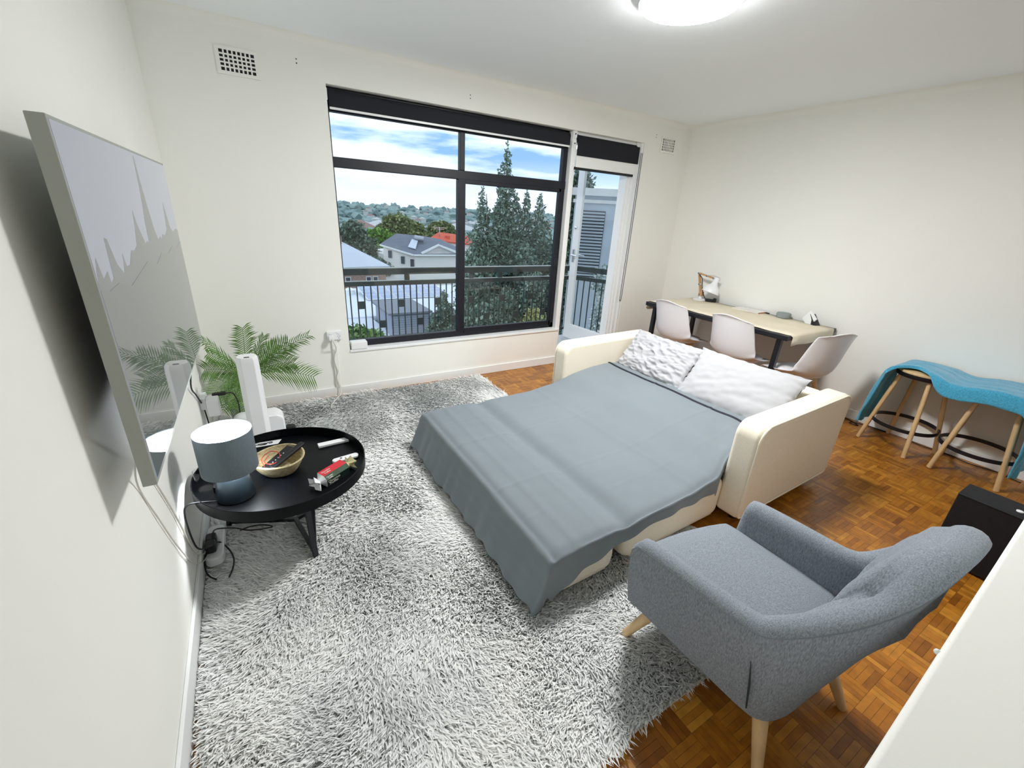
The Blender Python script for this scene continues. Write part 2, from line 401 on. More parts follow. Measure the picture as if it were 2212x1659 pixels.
lk = MB(); lk.lathe([(0,0),(.018,0),(.018,.012),(0,.014)], 12, M=Matrix.Translation((-lw+.052,.02,1.49)) @ Matrix.Rotation(-pi/2,4,'X'))
lk.lathe([(0,0),(.018,0),(.018,.012),(0,.014)], 12, M=Matrix.Translation((-lw+.052,-.02,1.49)) @ Matrix.Rotation(pi/2,4,'X')); lk.build('door_lock', M_steel, leaf, smooth=40)

def blind(name, label, x0, x1, z0, z1, y, bar):
    t = thing(name, label, 'blind', ((x0+x1)/2, y, z1)); w = (x1-x0)/2
    b = MB(); prof = []
    for j in range(13):
        a = pi*.5+pi*j/12; prof.append((.032*cos(a)+.0, .032*sin(a)-.032))
    pf = [(.02,-.0)]+[(p[0],p[1]) for p in prof]
    # fabric: wraps the roller then drops in front
    G = []
    drop = z1-z0
    path = [(.034*cos(a), -.034+.034*sin(a)) for a in [radians(d) for d in range(0,181,15)]]+[(-.034,-drop)]+[(-.031,-drop),(-.031,-.034)]
    for sx in (-w+.012, w-.012): G.append([(sx,p[0],p[1]) for p in path])
    b.grid(G); b.build('fabric', M_blind, t, smooth=40, fix=False)
    MB().tube([(-w+.004,0,-.034),(w-.004,0,-.034)], .028, 16).build('roller', M_blind, t, smooth=50)
    for sx in (-w, w-.006): MB().box(sx,sx+.006,-.035,.03,-.075,0).build('bracket', M_white if bar else M_black, t, bevel=.002)
    if bar: MB().box(-w+.014,w-.014,-.037,-.029,-drop-.012,-drop+.004).build('bottom_bar', M_trim, t, bevel=.002)
    return t
b1 = blind('roller_blind', 'wide black roller blind rolled up above the window', OX0+.004, 3.298, 2.262, 2.382, 3.865, True)
b2 = blind('roller_blind', 'narrow black roller blind rolled up above the balcony door', 3.372, 4.270, 2.19, 2.376, 3.865, False)
pb = MB()
for z in (2.372,2.290):
    pb.prism(rrect(-.022,.022,-.04,.04,(.02,)*4,5), 0, .006, 'y', M=Matrix.Translation((3.338,3.822,z-.0)))
o = tag(pb.build('blind_bracket', M_white, bevel=.002), 'white blind mounting plate with screws, between both blinds', 'bracket')
for z in (2.372,2.290): MB().lathe([(0,0),(.007,0),(.007,.003),(0,.003)], 10, M=Matrix.Translation((3.338,3.8225,z)) @ Matrix.Rotation(pi/2,4,'X')).build('screw', M_rubber, o)
ch = MB(); ch.tube(cr([(4.262,3.80,2.30),(4.263,3.797,1.7),(4.262,3.797,1.0),(4.255,3.795,.72),(4.24,3.795,.70),(4.232,3.797,.76),(4.236,3.797,1.4),(4.24,3.80,2.30)], 6), .0035, 6)
tag(ch.build('blind_chain', mat('chain_grey', lin(96,98,104), .4), smooth=60), 'looped chain of the narrow blind, hanging beside the balcony door', 'chain')

# ------------------------------------------------------------------ wall vents
def vent(label, x0, x1, z0, z1, hw, hh, n=8, m=5):
    t = thing('air_vent', label, 'vent', ((x0+x1)/2, DY, (z0+z1)/2), 0); w, h = (x1-x0)/2, (z1-z0)/2
    MB().box(-w-.004,w+.004,-.002,-.0005,-h-.004,h+.004).build('vent_recess', M_rubber, t)
    b = MB(); px = 2*w/n; pz = 2*h/m; y0, y1 = -.009, -.0015
    b.box(-w-.022,-w,y0,y1,-h-.02,h+.02).box(w,w+.022,y0,y1,-h-.02,h+.02).box(-w,w,y0,y1,h,h+.02).box(-w,w,y0,y1,-h-.02,-h)
    for i in range(1,n): b.box(-w+i*px-(px-hw)/2,-w+i*px+(px-hw)/2,y0,y1,-h,h)
    for j in range(1,m): b.box(-w,w,y0+.001,y1,-h+j*pz-(pz-hh)/2,-h+j*pz+(pz-hh)/2)
    b.build('vent_grille', M_wall, t)
    return t
vent('square-holed wall vent high up, left of the window', .419,.614,2.366,2.481,.0155,.0145)
vent('square-holed wall vent high up, right of the balcony door', 4.543,4.735,2.357,2.476,.0135,.0175)

# ------------------------------------------------------------------ power point on the window wall, cables
def outlet(label, M, plug=True, cat='outlet'):
    t = thing('power_outlet', label, cat); t.matrix_world = M
    MB().box(-.06,.06,-.032,0,-.038,.038).build('faceplate', M_white, t, bevel=.004)
    for sx in (-.032,.032): MB().box(sx-.012,sx+.012,-.037,-.031,.014,.026).build('switch', M_white, t, bevel=.002)
    s = MB()
    for sx in ((.032,) if plug else (-.032,.032)):
        for dx, dz, a in ((-.008,.0,.5),(.008,.0,-.5),(0,-.015,0)):
            s.box(-.0012,.0012,-.0335,-.0315,-.005,.005, M=Matrix.Translation((sx+dx,0,dz-.006)) @ Matrix.Rotation(a,4,'Y'))
    s.build('socket_slots', M_rubber, t)
    return t
outlet('double power outlet on the window wall with a white plug in it', Matrix.Translation((.925,DY,.564)))
pl = MB(); pl.prism(rrect(-.02,.02,-.02,.02,(.01,)*4,4), 0, -.045, 'y', M=Matrix.Translation((.893,DY-.033,.552))); 
pc = thing('power_cable', 'white power cable plugged in under the window, trailing onto the rug', 'cable', (.893,DY-.05,.03))
x = pl.build('plug', M_white, None, bevel=.004); x.parent = pc; x.matrix_parent_inverse = Matrix.Translation((-.893,-DY+.05,-.03))
x = MB().tube(cr([(.893,3.722,.548),(.90,3.70,.53),(.925,3.762,.45),(.903,3.772,.347),(.922,3.772,.242),(.908,3.772,.181),(.928,3.765,.09),(.922,3.72,.05),(.86,3.60,.052),(.81,3.50,.055),(.795,3.44,.05)], 6), .0042, 8).build('cord', M_wcable, None, smooth=60); x.parent = pc; x.matrix_parent_inverse = Matrix.Translation((-.893,-DY+.05,-.03))
tag(MB().box(.899,.941,DY-.020,DY-.0005,.085,.527).build('cable_conduit', M_wall, bevel=.003), 'slim painted conduit running down from the window wall outlet', 'conduit')
bx = MB(); bx.box(1.056,1.196,3.785,3.868,.4165,.485)
tag(bx.build('small_box', M_trim, bevel=.008, seg=3), 'small white box sitting on the left end of the window sill', 'box')

# ------------------------------------------------------------------ shaggy rug
RX0, RX1, RY0, RY1 = .035, 2.30, .515, 3.735
rug = tag(MB().box(RX0,RX1,RY0,RY1,.0005,.012).build('shag_rug', mat('rug_backing', lin(205,207,205), .9)), 'large white and grey shaggy fur rug under the bed and tray table', 'rug')
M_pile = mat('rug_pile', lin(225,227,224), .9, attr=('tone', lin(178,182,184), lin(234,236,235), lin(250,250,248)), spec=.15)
nt_ = M_pile.node_tree; tr_ = nt_.nodes.new('ShaderNodeBsdfTranslucent'); tr_.inputs[0].default_value = (.86,.87,.86,1); ms_ = nt_.nodes.new('ShaderNodeMixShader'); ms_.inputs[0].default_value = .15
ou_ = nt_.nodes['Material Output']; nt_.links.new(nt_.nodes['Principled BSDF'].outputs[0], ms_.inputs[1]); nt_.links.new(tr_.outputs[0], ms_.inputs[2]); nt_.links.new(ms_.outputs[0], ou_.inputs[0])
def pile():
    def mk(n, x0, x1, y0, y1, wid, ln):
        x = rng.uniform(x0, x1, n); y = rng.uniform(y0, y1, n); return x, y, np.full(n, wid), np.full(n, ln)
    parts = [mk(95000, RX0, RX1, RY0, 1.9, .0068, .062), mk(65000, RX0, RX1, 1.9, RY1, .0088, .06)]
    x, y, wd, ln = (np.concatenate([p[i] for p in parts]) for i in range(4))
    n = len(x)
    def nf(f, ph, seed):
        r = np.random.default_rng(seed); s = 0
        for _ in range(7):
            a = r.uniform(0, 2*pi); k = f*r.uniform(.6, 1.8); s = s+np.sin(k*(np.cos(a)*x+np.sin(a)*y)+r.uniform(0, 2*pi))
        return s/2.6
    keep = ~((x > 1.36) & (x < 2.2) & (y > 1.2) & (y < 2.45))
    ang = radians(215)+.9*nf(3.2,0,1)+.55*nf(11,0,2)+rng.normal(0,.38,n)
    lean = np.clip(.98+.18*nf(9,0,3)+rng.normal(0,.14,n), .45, 1.25)
    L_ = ln*rng.uniform(.65,1.15,n)
    tone = np.clip(.74+.26*nf(4.5,0,5)+.12*nf(16,0,6)+rng.normal(0,.16,n), 0, 1)
    x, y, wd, ang, lean, L_, tone = (q[keep] for q in (x,y,wd,ang,lean,L_,tone)); n = len(x)
    dx, dy = np.cos(ang), np.sin(ang); px, py = -dy, dx
    tw = rng.uniform(-.5,.5,n)
    V = np.zeros((n,7,3)); z0 = .010
    curl = rng.normal(0,.25,n)
    for i, (s, w) in enumerate(((0,.8),(.4,1.0),(.75,.75),(1,0))):
        th = lean*(.25+.95*s); r = L_*s
        hx = r*np.sin(lean*(.35+.55*s)); hz = r*np.cos(lean*(.35+.55*s))
        cx = x+dx*hx+px*curl*r*s; cy = y+dy*hx+py*curl*r*s; cz = z0+hz*.8
        if i < 3:
            for k, sg in ((0,-1),(1,1)):
                V[:,2*i+k,0] = cx+sg*px*wd*w*.5; V[:,2*i+k,1] = cy+sg*py*wd*w*.5; V[:,2*i+k,2] = cz+sg*tw*wd*w*.5
        else:
            V[:,6,0] = cx; V[:,6,1] = cy; V[:,6,2] = cz
    V[:,:,0] = np.maximum(V[:,:,0], .016); V[:,:,2] = np.maximum(V[:,:,2], .009)
    V[:,:,1] = np.minimum(V[:,:,1], DY-.016)
    o = np.arange(n)[:,None]*7
    F = np.concatenate([o+np.array(t)[None] for t in ((0,1,3),(0,3,2),(2,3,5),(2,5,4),(4,5,6))])
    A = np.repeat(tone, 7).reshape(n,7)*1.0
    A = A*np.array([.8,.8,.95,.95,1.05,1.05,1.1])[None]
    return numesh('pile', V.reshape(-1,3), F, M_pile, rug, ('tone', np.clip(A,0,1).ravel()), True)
pile()['kind'] = 'stuff'
RZ = .042     # mean top of the pile, where things sink in

# ------------------------------------------------------------------ sofa bed
RT = radians(1.45)
sofa = thing('sofa_bed', 'cream sofa bed folded out, its back toward the desk', 'sofa bed', (3.0,1.8,0), RT)
def S(x, y, z): return (x-3.0, y-1.8, z)
def armrest(y0, y1, outer):
    prof = rrect(2.495-3.0, 3.545-3.0, .075, .65, (.03,.03,.07,.085), 6)
    prof = [(x, z+(.0 if z < .4 else (x+.5)*.012)) for x, z in prof]
    o = MB().prism(prof, y0-1.8, y1-1.8, 'y').build('armrest', M_cream, sofa, bevel=.038, seg=5)
    yo = (y0+.012 if outer < 0 else y1-.012)-1.8
    MB().tube([(p[0]*.985, yo+outer*.008, .36+(p[1]-.36)*.975) for p in prof], .006, 6, closed=True).build('piping', M_cream, o, smooth=60)
    return o
armrest(.985,1.130,-1); armrest(2.575,2.72,1)
bp = rrect(3.345-3.0, 3.53-3.0, .09, .635, (.03,.03,.07,.06), 6)
bp = [(x+(.635-z)*-.06, z) for x, z in bp]
MB().prism(bp, 1.135-1.8, 2.57-1.8, 'y').build('backrest', M_cream, sofa, bevel=.02, seg=3)
MB().box(*[v for v in (2.58-3,3.36-3,1.14-1.8,2.57-1.8,.07,.27)]).build('seat_base', M_cream, sofa, bevel=.02, seg=3)
MB().prism([(2.72-3,.272),(3.36-3,.272),(3.36-3,.412),(2.86-3,.412),(2.72-3,.36)], 1.14-1.8, 2.57-1.8, 'y').build('mattress_section', M_cream, sofa, bevel=.03, seg=4)
for x0, x1 in ((1.285,1.675),(1.735,2.515)):
    m_ = MB().prism(rrect(x0-3,x1-3,.03,.288,(.06,.06,.05,.05),5), 1.108-1.8, 2.60-1.8, 'y').build('mattress_section', M_cream, sofa, bevel=.045, seg=4)
    MB().tube([(x0+.05-3,1.121-1.8,.045),(x1-.05-3,1.121-1.8,.045)], .005, 6).build('piping', M_cream, m_, smooth=60)
for x, y in ((2.62,1.07),(3.42,1.07),(2.62,2.64),(3.42,2.64)):
    MB().lathe([(.022,0),(.028,.08)], 14, S(x,y,0)).build('sofa_leg', M_black, sofa, smooth=50)

# grey sheet
nA, nB, nC = Noise2(3,16,5,26), Noise2(5,14,14,70), Noise2(8,12,3,9)
def sheet():
    top = [(1.285,.305),(1.5,.312),(1.62,.310),(1.70,.298),(1.80,.308),(2.15,.318),(2.35,.345),(2.6,.40),(2.8,.432),(2.95,.44),(3.08,.443)]
    def tz(x):
        for (xa,za),(xb,zb) in zip(top, top[1:]):
            if x <= xb: t = max(0,(x-xa)/(xb-xa)); t = t*t*(3-2*t)*.5+t*.5; return za+(zb-za)*t
        return top[-1][1]
    xs = [-.27+i*.27/16 for i in range(16)]+[i*(3.085-1.285)/150 for i in range(151)]      # <0: foot drop
    hz = [(1.2,.035),(1.285,.045),(1.35,.10),(1.45,.145),(1.6,.19),(1.8,.222),(2.1,.238),(2.4,.25)]
    def hem(x):
        for (xa,za),(xb,zb) in zip(hz, hz[1:]):
            if x <= xb: return za+(zb-za)*max(0,(x-xa)/(xb-xa))
        return hz[-1][1]
    def ylow(x): return 1.043+.0253*(max(1.285,x)-1.285) if x < 2.35 else 1.070+.08*sm(2.35,2.62,x)
    ts = [-1+i/10 for i in range(10)]+[i/110 for i in range(111)]+[1+(i+1)/8 for i in range(8)]
    G = []
    for s in xs:
        row = []; x = 1.285+max(0,s); z0 = tz(x)
        for t in ts:
            a = -min(0,s)                       # foot drop length
            dl = z0-hem(x) if x < 2.4 else (z0-hem(2.4))*(1-sm(2.4,2.62,x))+.03
            dl *= 1+.05*nA(x*1.3,2)
            b = 0; yl, yh = ylow(x), 2.575
            if t < 0: b = -t*dl; y = yl-.005*sm(0,.03,b)+.006*sin(x*31+2*nA(x,1))*(-t)
            elif t > 1: b = (t-1)*.12; y = yh+.012*sm(0,.03,b)
            else: y = yl+(yh-yl)*t
            zz = z0; xx = x
            lim = .245+.012*nA(y*2,7)
            aa = min(a, lim*(a/.27)) if a > 0 else 0
            if a > 0:
                xx = 1.285-.018*sm(0,.03,a)-.085*(a/.27)**1.3+.010*(a/.27)*nA(y*3.2,.5)+.006*(a/.27)*sin(y*44+4*nA(y*2,1))
                zz = z0-aa
            if b > 0:
                zz = zz-b*(1 if a == 0 else .75)
                if a > 0: y -= .015*(a/.27)*min(1,b/.1); xx -= .035*(a/.27)*(b/.17)
            # soft rounding of the edges
            ed = min(abs(t)*1.5 if 0 <= t <= 1 else 0, abs(1-t)*1.5 if 0 <= t <= 1 else 0)
            if 0 <= t <= 1 and s >= 0:
                zz -= .016*math.exp(-((y-yl)/.022)**2)+.016*math.exp(-((yh-y)/.022)**2)+.016*math.exp(-(s/.022)**2)
                # pressed folds along the length, and cross folds near the foot
                for yc, k in ((2.03,.0045),(1.545,.0045),(1.3,.002),(2.3,.002)):
                    d = (y-yc-.012*nC(x*.7,yc))/.0075; zz += k*math.exp(-d*d)
                for xc, k, wv in ((1.42,.004,.02),(1.575,.0035,.02),(1.71,-.020,.05),(2.2,.003,.015)):
                    d = (x-xc-.015*nC(y*.8,xc))/wv; zz += k*math.exp(-d*d)
                zz += .004*nA(x*.9,y*1.4)+.0018*nB(x,y)
                hd = sm(2.3,2.7,x)                 # slack folds near the pillows and arms
                zz += hd*(.010*nA(x*.8+1,y*1.1)+.012*math.exp(-((y-yh)/.10)**2)*(1-sm(2.9,3.05,x)))
                zz += hd*.008*sin((x*1.2-y)*22+2*nC(x,y))*math.exp(-((y-1.25)/.14)**2)
            elif s < 0 and 0 <= t <= 1:
                zz += 0; xx += .004*nB(y,a*3)*min(1,a/.05)
            row.append((xx, y, max(zz, .03)))
        G.append(row)
    me = MB().grid(G)
    o = me.build('bed_sheet', M_sheet, smooth=180)
    md = o.modifiers.new('solid','SOLIDIFY'); md.thickness = .004; md.offset = 1
    md = o.modifiers.new('subd','SUBSURF'); md.levels = 1; md.render_levels = 1
    tag(o, 'slate grey bed sheet spread over the folded-out sofa bed', 'sheet')
    # dark hem strip and the turned band near the pillows
    for xs_, w in ((2.955,.011),(3.068,.010)):
        strip = []
        for i in range(90):
            y = 1.15+i*(2.555-1.15)/89; x = xs_+.018*nC(y*1.3,xs_)
            jx = min(range(16,len(xs)), key=lambda q: abs(1.285+xs[q]-x))
            row = G[jx]; jt = min(range(10,121), key=lambda q: abs(row[q][1]-y)); z = row[jt][2]+.0075
            strip.append(((x-w,y,z-.003),(x-w*.7,y,z+.003),(x,y,z+.004),(x+w*.7,y,z+.003),(x+w,y,z-.003)))
        MB().grid(strip).build('dark_hem', M_navy, o, smooth=180, fix=False)
    return o
sheet()

def pillow(label, c, hu, hv, thick, ux, vx, wr, seed, crumple):
    c = Vector(c); u = Vector(ux).normalized(); v = Vector(vx); v = (v-u*v.dot(u)).normalized(); n = u.cross(v)
    if n.x > 0: n = -n
    na, nb = Noise2(seed,14,6,20), Noise2(seed+1,18,18,80)
    G0 = []; G1 = []; k = 60
    for i in range(k+1):
        a = -1+2*i/k; r0 = []; r1 = []
        for j in range(k+1):
            b = -1+2*j/k
            e = max(0,(1-abs(a)**3.2))**.55*max(0,(1-abs(b)**3.2))**.55
            pin = 1-.07*(1-a*a)*(abs(b)**6); pin2 = 1-.07*(1-b*b)*(abs(a)**6)
            p = c+u*(a*hu*pin2)+v*(b*hv*pin)
            ed = 1-min(1,e*1.6)
            rad = sin(math.atan2(b,a)*24+4*na(a,b))*ed*.010
            h = thick*e+wr*e**.5*(na(a*1.6,b*1.6)*.7+crumple*(1-min(1,abs(nb(a*.5,b*.5))))**3)+rad
            r0.append(p+n*(h+.004*(1-ed)*0)); r1.append(p-n*(thick*.55*e))
        G0.append(r0); G1.append(r1)
    b = MB(); b.grid(G0); b.grid(G1)
    o = b.build('pillow', M_pillow, weld=True, smooth=180)
    bm = bmesh.new(); bm.from_mesh(o.data); bmesh.ops.remove_doubles(bm, verts=bm.verts, dist=.0008); bmesh.ops.recalc_face_normals(bm, faces=bm.faces); bm.to_mesh(o.data); bm.free()
    tag(o, label, 'pillow'); return o
pillow('crumpled white pillow leaning on the sofa back, nearer the window', (3.165,2.225,.565), .345,.195,.055,(.0,1,.0),(.6,0,.72),.018,21,1.3)
pillow('smooth white pillow leaning on the sofa back, away from the window', (3.18,1.535,.565), .385,.215,.065,(-.05,1,0),(.6,0,.70),.008,31,.25)

# ------------------------------------------------------------------ television
TA, TB = Vector((.100,1.232,0)), Vector((.120,2.630,0)); TZ0, TZ1 = .912,1.730
td = (TB-TA).normalized(); tn = Vector((td.y,-td.x,0)); TW = (TB-TA).length; TH = TZ1-TZ0
tv = thing('television', 'large flat television on the left wall showing a foggy skyline', 'television')
tv.matrix_world = Matrix(((td.x,tn.x,0,TA.x),(td.y,tn.y,0,TA.y),(0,0,1,TZ0),(0,0,0,1)))   # local x along, y out of the wall, z up
M_scr = mat('screen_glass', lin(10,11,14), .02, spec=.6, emit=((.42,.46,.56,1), .50))
M_scr2 = mat('screen_far_towers', lin(10,11,14), .02, spec=.6, emit=((.38,.42,.42,1), .23))
M_scr3 = mat('screen_fog', lin(10,11,14), .02, spec=.6, emit=((.39,.44,.41,1), .20))
bz = .008
MB().box(0,TW,-.030,0,0,TH).build('casing', M_grey_al, tv, bevel=.002)
MB().box(bz,TW-bz,-.002,.0008,bz*1.5,TH-bz).build('screen', M_scr, tv)
MB().box(.12,TW-.12,-.055,-.029,.05,.50).build('rear_housing', M_black, tv, bevel=.008)
sky = MB()
pl1 = [(.006,.612),(.012,.64),(.027,.68),(.04,.62),(.07,.635),(.075,.60),(.095,.61),(.103,.72),(.118,.715),(.14,.64),(.173,.605),(.19,.64),(.194,.665),(.205,.62),(.232,.62),(.25,.64),(.27,.66),(.30,.655),(.333,.668),(.345,.70),(.36,.73),(.375,.785),(.385,.74),(.40,.71),(.427,.66),(.45,.668),(.47,.66),(.48,.74),(.50,.80),(.515,.87),(.530,.98),(.535,.98),(.545,.87),(.56,.78),(.575,.70),(.60,.655),(.636,.665),(.65,.65),(.68,.67),(.72,.66),(.77,.68),(.79,.74),(.812,.81),(.83,.74),(.85,.68),(.90,.66),(.95,.67),(.992,.66)]
poly = [(x*TW, z*TH) for x, z in pl1]; V = []; F = []
for i, (x, z) in enumerate(poly): V += [(x,.0012,z),(x,.0012,.40*TH)]
for i in range(len(poly)-1): F.append((2*i,2*i+1,2*i+3,2*i+2))
sky.add(V, F); sky.build('skyline_picture', M_scr2, tv, fix=False)
fg = MB(); pl2 = [(.006,.60),(.05,.585),(.12,.59),(.2,.56),(.3,.58),(.4,.60),(.5,.57),(.6,.6),(.7,.58),(.8,.60),(.9,.58),(.992,.60)]
V = []; F = []
for x, z in pl2: V += [(x*TW,.0016,z*TH),(x*TW,.0016,bz*2)]
for i in range(len(pl2)-1): F.append((2*i,2*i+1,2*i+3,2*i+2))
fg.add(V, F).build('fog_picture', M_scr3, tv, fix=False)
ar = MB(); ar.box(TW/2-.12,TW/2+.12,-.09,-.055,.2,.55).box(TW/2-.05,TW/2+.05,-.118,-.085,.25,.5); ar.build('wall_bracket', M_black, tv, bevel=.004)
tag(MB().tube(cr([(.085,2.62,.93),(.02,2.70,.66),(.012,2.86,.53),(.012,3.03,.38),(.012,3.10,.2)], 6), .004, 8).build('television_cable', M_cable, smooth=60), 'black cable hanging from the far edge of the television', 'cable')
wc = MB(); wc.tube(cr([(.05,1.42,.96),(.006,1.56,.80),(.006,1.637,.683),(.006,1.75,.47),(.008,1.86,.22),(.020,1.95,.115),(.022,2.04,.10)], 6), .003, 6)
tag(wc.build('aerial_cable', M_wcable, smooth=60), 'thin white cable down the wall from the television, nearer the lamp', 'cable')
wc = MB(); wc.tube(cr([(.05,1.34,.96),(.006,1.45,.80),(.006,1.55,.60),(.006,1.66,.40),(.008,1.80,.20),(.020,1.93,.095),(.022,2.02,.085)], 6), .0025, 6)
tag(wc.build('aerial_cable', M_wcable, smooth=60), 'thinner white cable along the wall below the television, nearer the camera', 'cable')

# ------------------------------------------------------------------ tray table and what stands on it
TX, TY, TZ = .390, 2.035, .393
tt = thing('tray_table', 'round black metal tray table on the rug beside the left wall', 'table', (TX,TY,RZ-.02)); oz = -(RZ-.02)
R = .366
MB().lathe([(0,TZ-.006),(R-.003,TZ-.006),(R,TZ-.004),(R,TZ+.047),(R-.002,TZ+.049),(R-.005,TZ+.047),(R-.005,TZ),(0,TZ)], 72, (0,0,oz), M_table).build('tray', M_table, tt, smooth=40)
feet = [(.455,1.80),(.10,2.235),(.64,2.245)]; hub = Vector((.40-TX,2.10-TY,.055+oz))
for fx, fy in feet:
    f = Vector((fx-TX, fy-TY, 0)); d = f.copy(); d.z = 0; d.normalize()
    lb = MB(); lb.beam((f.x,f.y,.02+oz), (f.x*.86,f.y*.86,TZ-.005+oz), .022,.022); lb.build('leg', M_black, tt, bevel=.002)
    MB().beam(hub, (f.x,f.y,.055+oz), .02,.02).build('stretcher', M_black, tt, bevel=.002)
MB().beam((feet[0][0]*.98-TX*.98,feet[0][1]*.98-TY*.98,.06+oz),(.50-TX,2.02-TY,TZ-.006+oz),.018,.018).build('brace', M_black, tt, bevel=.002)
# table lamp
nt_ = M_shade.node_tree; tr_ = nt_.nodes.new('ShaderNodeBsdfTranslucent'); tr_.inputs[0].default_value = (.55,.62,.68,1); ms_ = nt_.nodes.new('ShaderNodeMixShader'); ms_.inputs[0].default_value = .10
ou_ = nt_.nodes['Material Output']; nt_.links.new(nt_.nodes['Principled BSDF'].outputs[0], ms_.inputs[1]); nt_.links.new(tr_.outputs[0], ms_.inputs[2]); nt_.links.new(ms_.outputs[0], ou_.inputs[0])
lx, ly = .189,1.922
M_bulb = emat('bulb_glow', (.90,.96,1,1), BULB_STRENGTH)
M_inner = mat('shade_lining', lin(240,242,244), .8)
tl = thing('table_lamp', 'lit table lamp with grey drum shade on the tray table', 'lamp', (lx,ly,TZ+.001))
MB().lathe([(.070,0),(.074,.004),(.072,.03),(.064,.075),(.055,.105),(.052,.110)], 40).build('lamp_base', mat('lamp_base_grey', lin(30,40,46), .35), tl, smooth=40)
MB().lathe([(.053,.109),(.054,.112),(.053,.140),(.020,.146),(.016,.165),(.016,.19)], 40).build('chrome_collar', M_steel, tl, smooth=40)
MB().lathe([(.105,.138),(.1055,.14),(.1055,.318),(.105,.320),(.1035,.318),(.1035,.14),(.105,.138)], 56).build('lamp_shade', M_shade, tl, smooth=40)
MB().lathe([(.1030,.1385),(.1030,.318)], 56, cap=False).build('shade_lining', M_inner, tl, smooth=40, fix=False)
MB().lathe([(0,.19),(.014,.192),(.024,.215),(.030,.238),(.025,.262),(.012,.276),(0,.278)], 24).build('bulb', M_bulb, tl, smooth=180)
lc = MB(); lc.tube(cr([(.13,1.89,.405),(.075,1.865,.435),(.030,1.84,.452),(.018,1.82,.42),(.018,1.83,.30),(.022,1.88,.20),(.05,1.97,.13),(.07,2.04,.09),(.105,2.0,.066),(.125,1.93,.06),(.122,1.87,.058),(.108,1.82,.055)], 6), .0035, 8)
o = lc.build('power_cord', M_cable, tl, smooth=60); o.matrix_parent_inverse = Matrix.Translation((-lx,-ly,-TZ-.001))
# tumbler
gl = MB(); gl.lathe([(.030,0),(.034,.10),(.0325,.10),(.0285,.006),(0,.006)], 28)
o = tag(gl.build('drinking_glass', M_tumbler, loc=(.073,2.03,TZ+.001), smooth=40), 'clear drinking glass on the tray table behind the lamp', 'glass')
tag(MB().lathe([(.013,0),(.014,.004),(.014,.03),(.010,.034),(0,.034)], 16).build('small_canister', M_cable, loc=(.118,1.985,TZ+.001), smooth=40), 'tiny black canister beside the lamp base on the tray table', 'canister')
# basket
bk = thing('basket', 'small woven seagrass basket holding black remotes', 'basket', (.368,2.058,TZ+.001))
prof = []; 
for i in range(15):
    t = i/14; prof.append((.068+.046*t**.7+.0022*(i % 2), .072*t))
b = MB(); G = []
for r, z in prof: G.append([(r*cos(2*pi*j/48)*(1+.02*sin(5*2*pi*j/48)), r*sin(2*pi*j/48), z+.004*sin(2*pi*j/48*2)) for j in range(48)])
for r, z in reversed(prof[1:]): G.append([((r-.007)*cos(2*pi*j/48)*(1+.02*sin(5*2*pi*j/48)), (r-.007)*sin(2*pi*j/48), z+.004*sin(2*pi*j/48*2)) for j in range(48)])
G.append([(0,0,.006)]*48); b.grid(G, wrap=True); b.add([(.068*cos(2*pi*j/48),.068*sin(2*pi*j/48),0) for j in range(48)], [tuple(range(48))])
b.build('basket_body', M_wicker, bk, smooth=50, fix=False)
MB().tube([(.1125*cos(2*pi*j/48),.1115*sin(2*pi*j/48),.073+.004*sin(2*pi*j/48*2)) for j in range(48)], .005, 8, closed=True).build('basket_rim', M_wicker, bk, smooth=80)
def remote(label, a, b, w, h, m):
    a = Vector(a); b = Vector(b); d = (b-a); l = d.length; d.normalize(); x = d.cross(Vector((0,0,1))).normalized(); z = x.cross(d)
    Mx = Matrix(((x.x,d.x,z.x,a.x),(x.y,d.y,z.y,a.y),(x.z,d.z,z.z,a.z),(0,0,0,1)))
    t = thing('remote_control', label, 'remote'); t.matrix_world = Mx
    MB().box(-w/2,w/2,0,l,-h/2,h/2).build('remote_body', m, t, bevel=.004, seg=3)
    return t, l
r1, l1 = remote('black remote lying across the basket, tip sticking out over the rim', (.335,2.010,.438),(.487,2.118,.482),.030,.016, M_cable)
r2, l2 = remote('wider black remote deeper in the basket, beside the other one', (.305,2.035,.425),(.430,2.125,.470),.042,.014, M_cable)
bt = mat('remote_button', lin(190,196,204), .4)
for k in range(6): MB().lathe([(0,0),(.003,0),(.003,.002),(0,.002)], 8, (.009,.03+k*.016,.007)).build('button', bt, r2)
rc = MB(); rc.tube(cr([(.31,2.04,.43),(.30,2.09,.452),(.335,2.12,.468),(.375,2.10,.465),(.37,2.05,.452),(.34,2.02,.455),(.31,2.06,.45),(.33,2.10,.46)], 6), .0022, 6)
tag(rc.build('red_string', mat('red_cord', lin(190,62,50), .5), smooth=60), 'thin red string coiled inside the basket', 'string')
# card with scissors-like print
cd = tag(MB().add([(.262,2.335,TZ+.001),(.378,2.33,TZ+.001),(.398,2.375,TZ+.001),(.262,2.385,TZ+.001),(.262,2.335,TZ+.002),(.378,2.33,TZ+.002),(.398,2.375,TZ+.002),(.262,2.385,TZ+.002)], [(0,1,2,3),(4,5,6,7),(0,1,5,4),(1,2,6,5),(2,3,7,6),(3,0,4,7)]).build('paper_card', M_white), 'white card lying on the tray table behind the basket', 'card')
sc_ = MB(); zc = TZ+.0035
for q in ([(.27,2.357),(.30,2.350),(.325,2.352),(.318,2.345),(.295,2.347)], [(.318,2.352),(.335,2.362),(.352,2.360),(.350,2.352),(.335,2.349)], [(.285,2.362),(.31,2.360),(.33,2.356)]):
    sc_.tube(cr([(a,b,zc) for a,b in q], 5), .0018, 6)
tag(sc_.build('eyeglasses', M_cable, smooth=60), 'dark thin-framed spectacles resting on the white card', 'glasses')
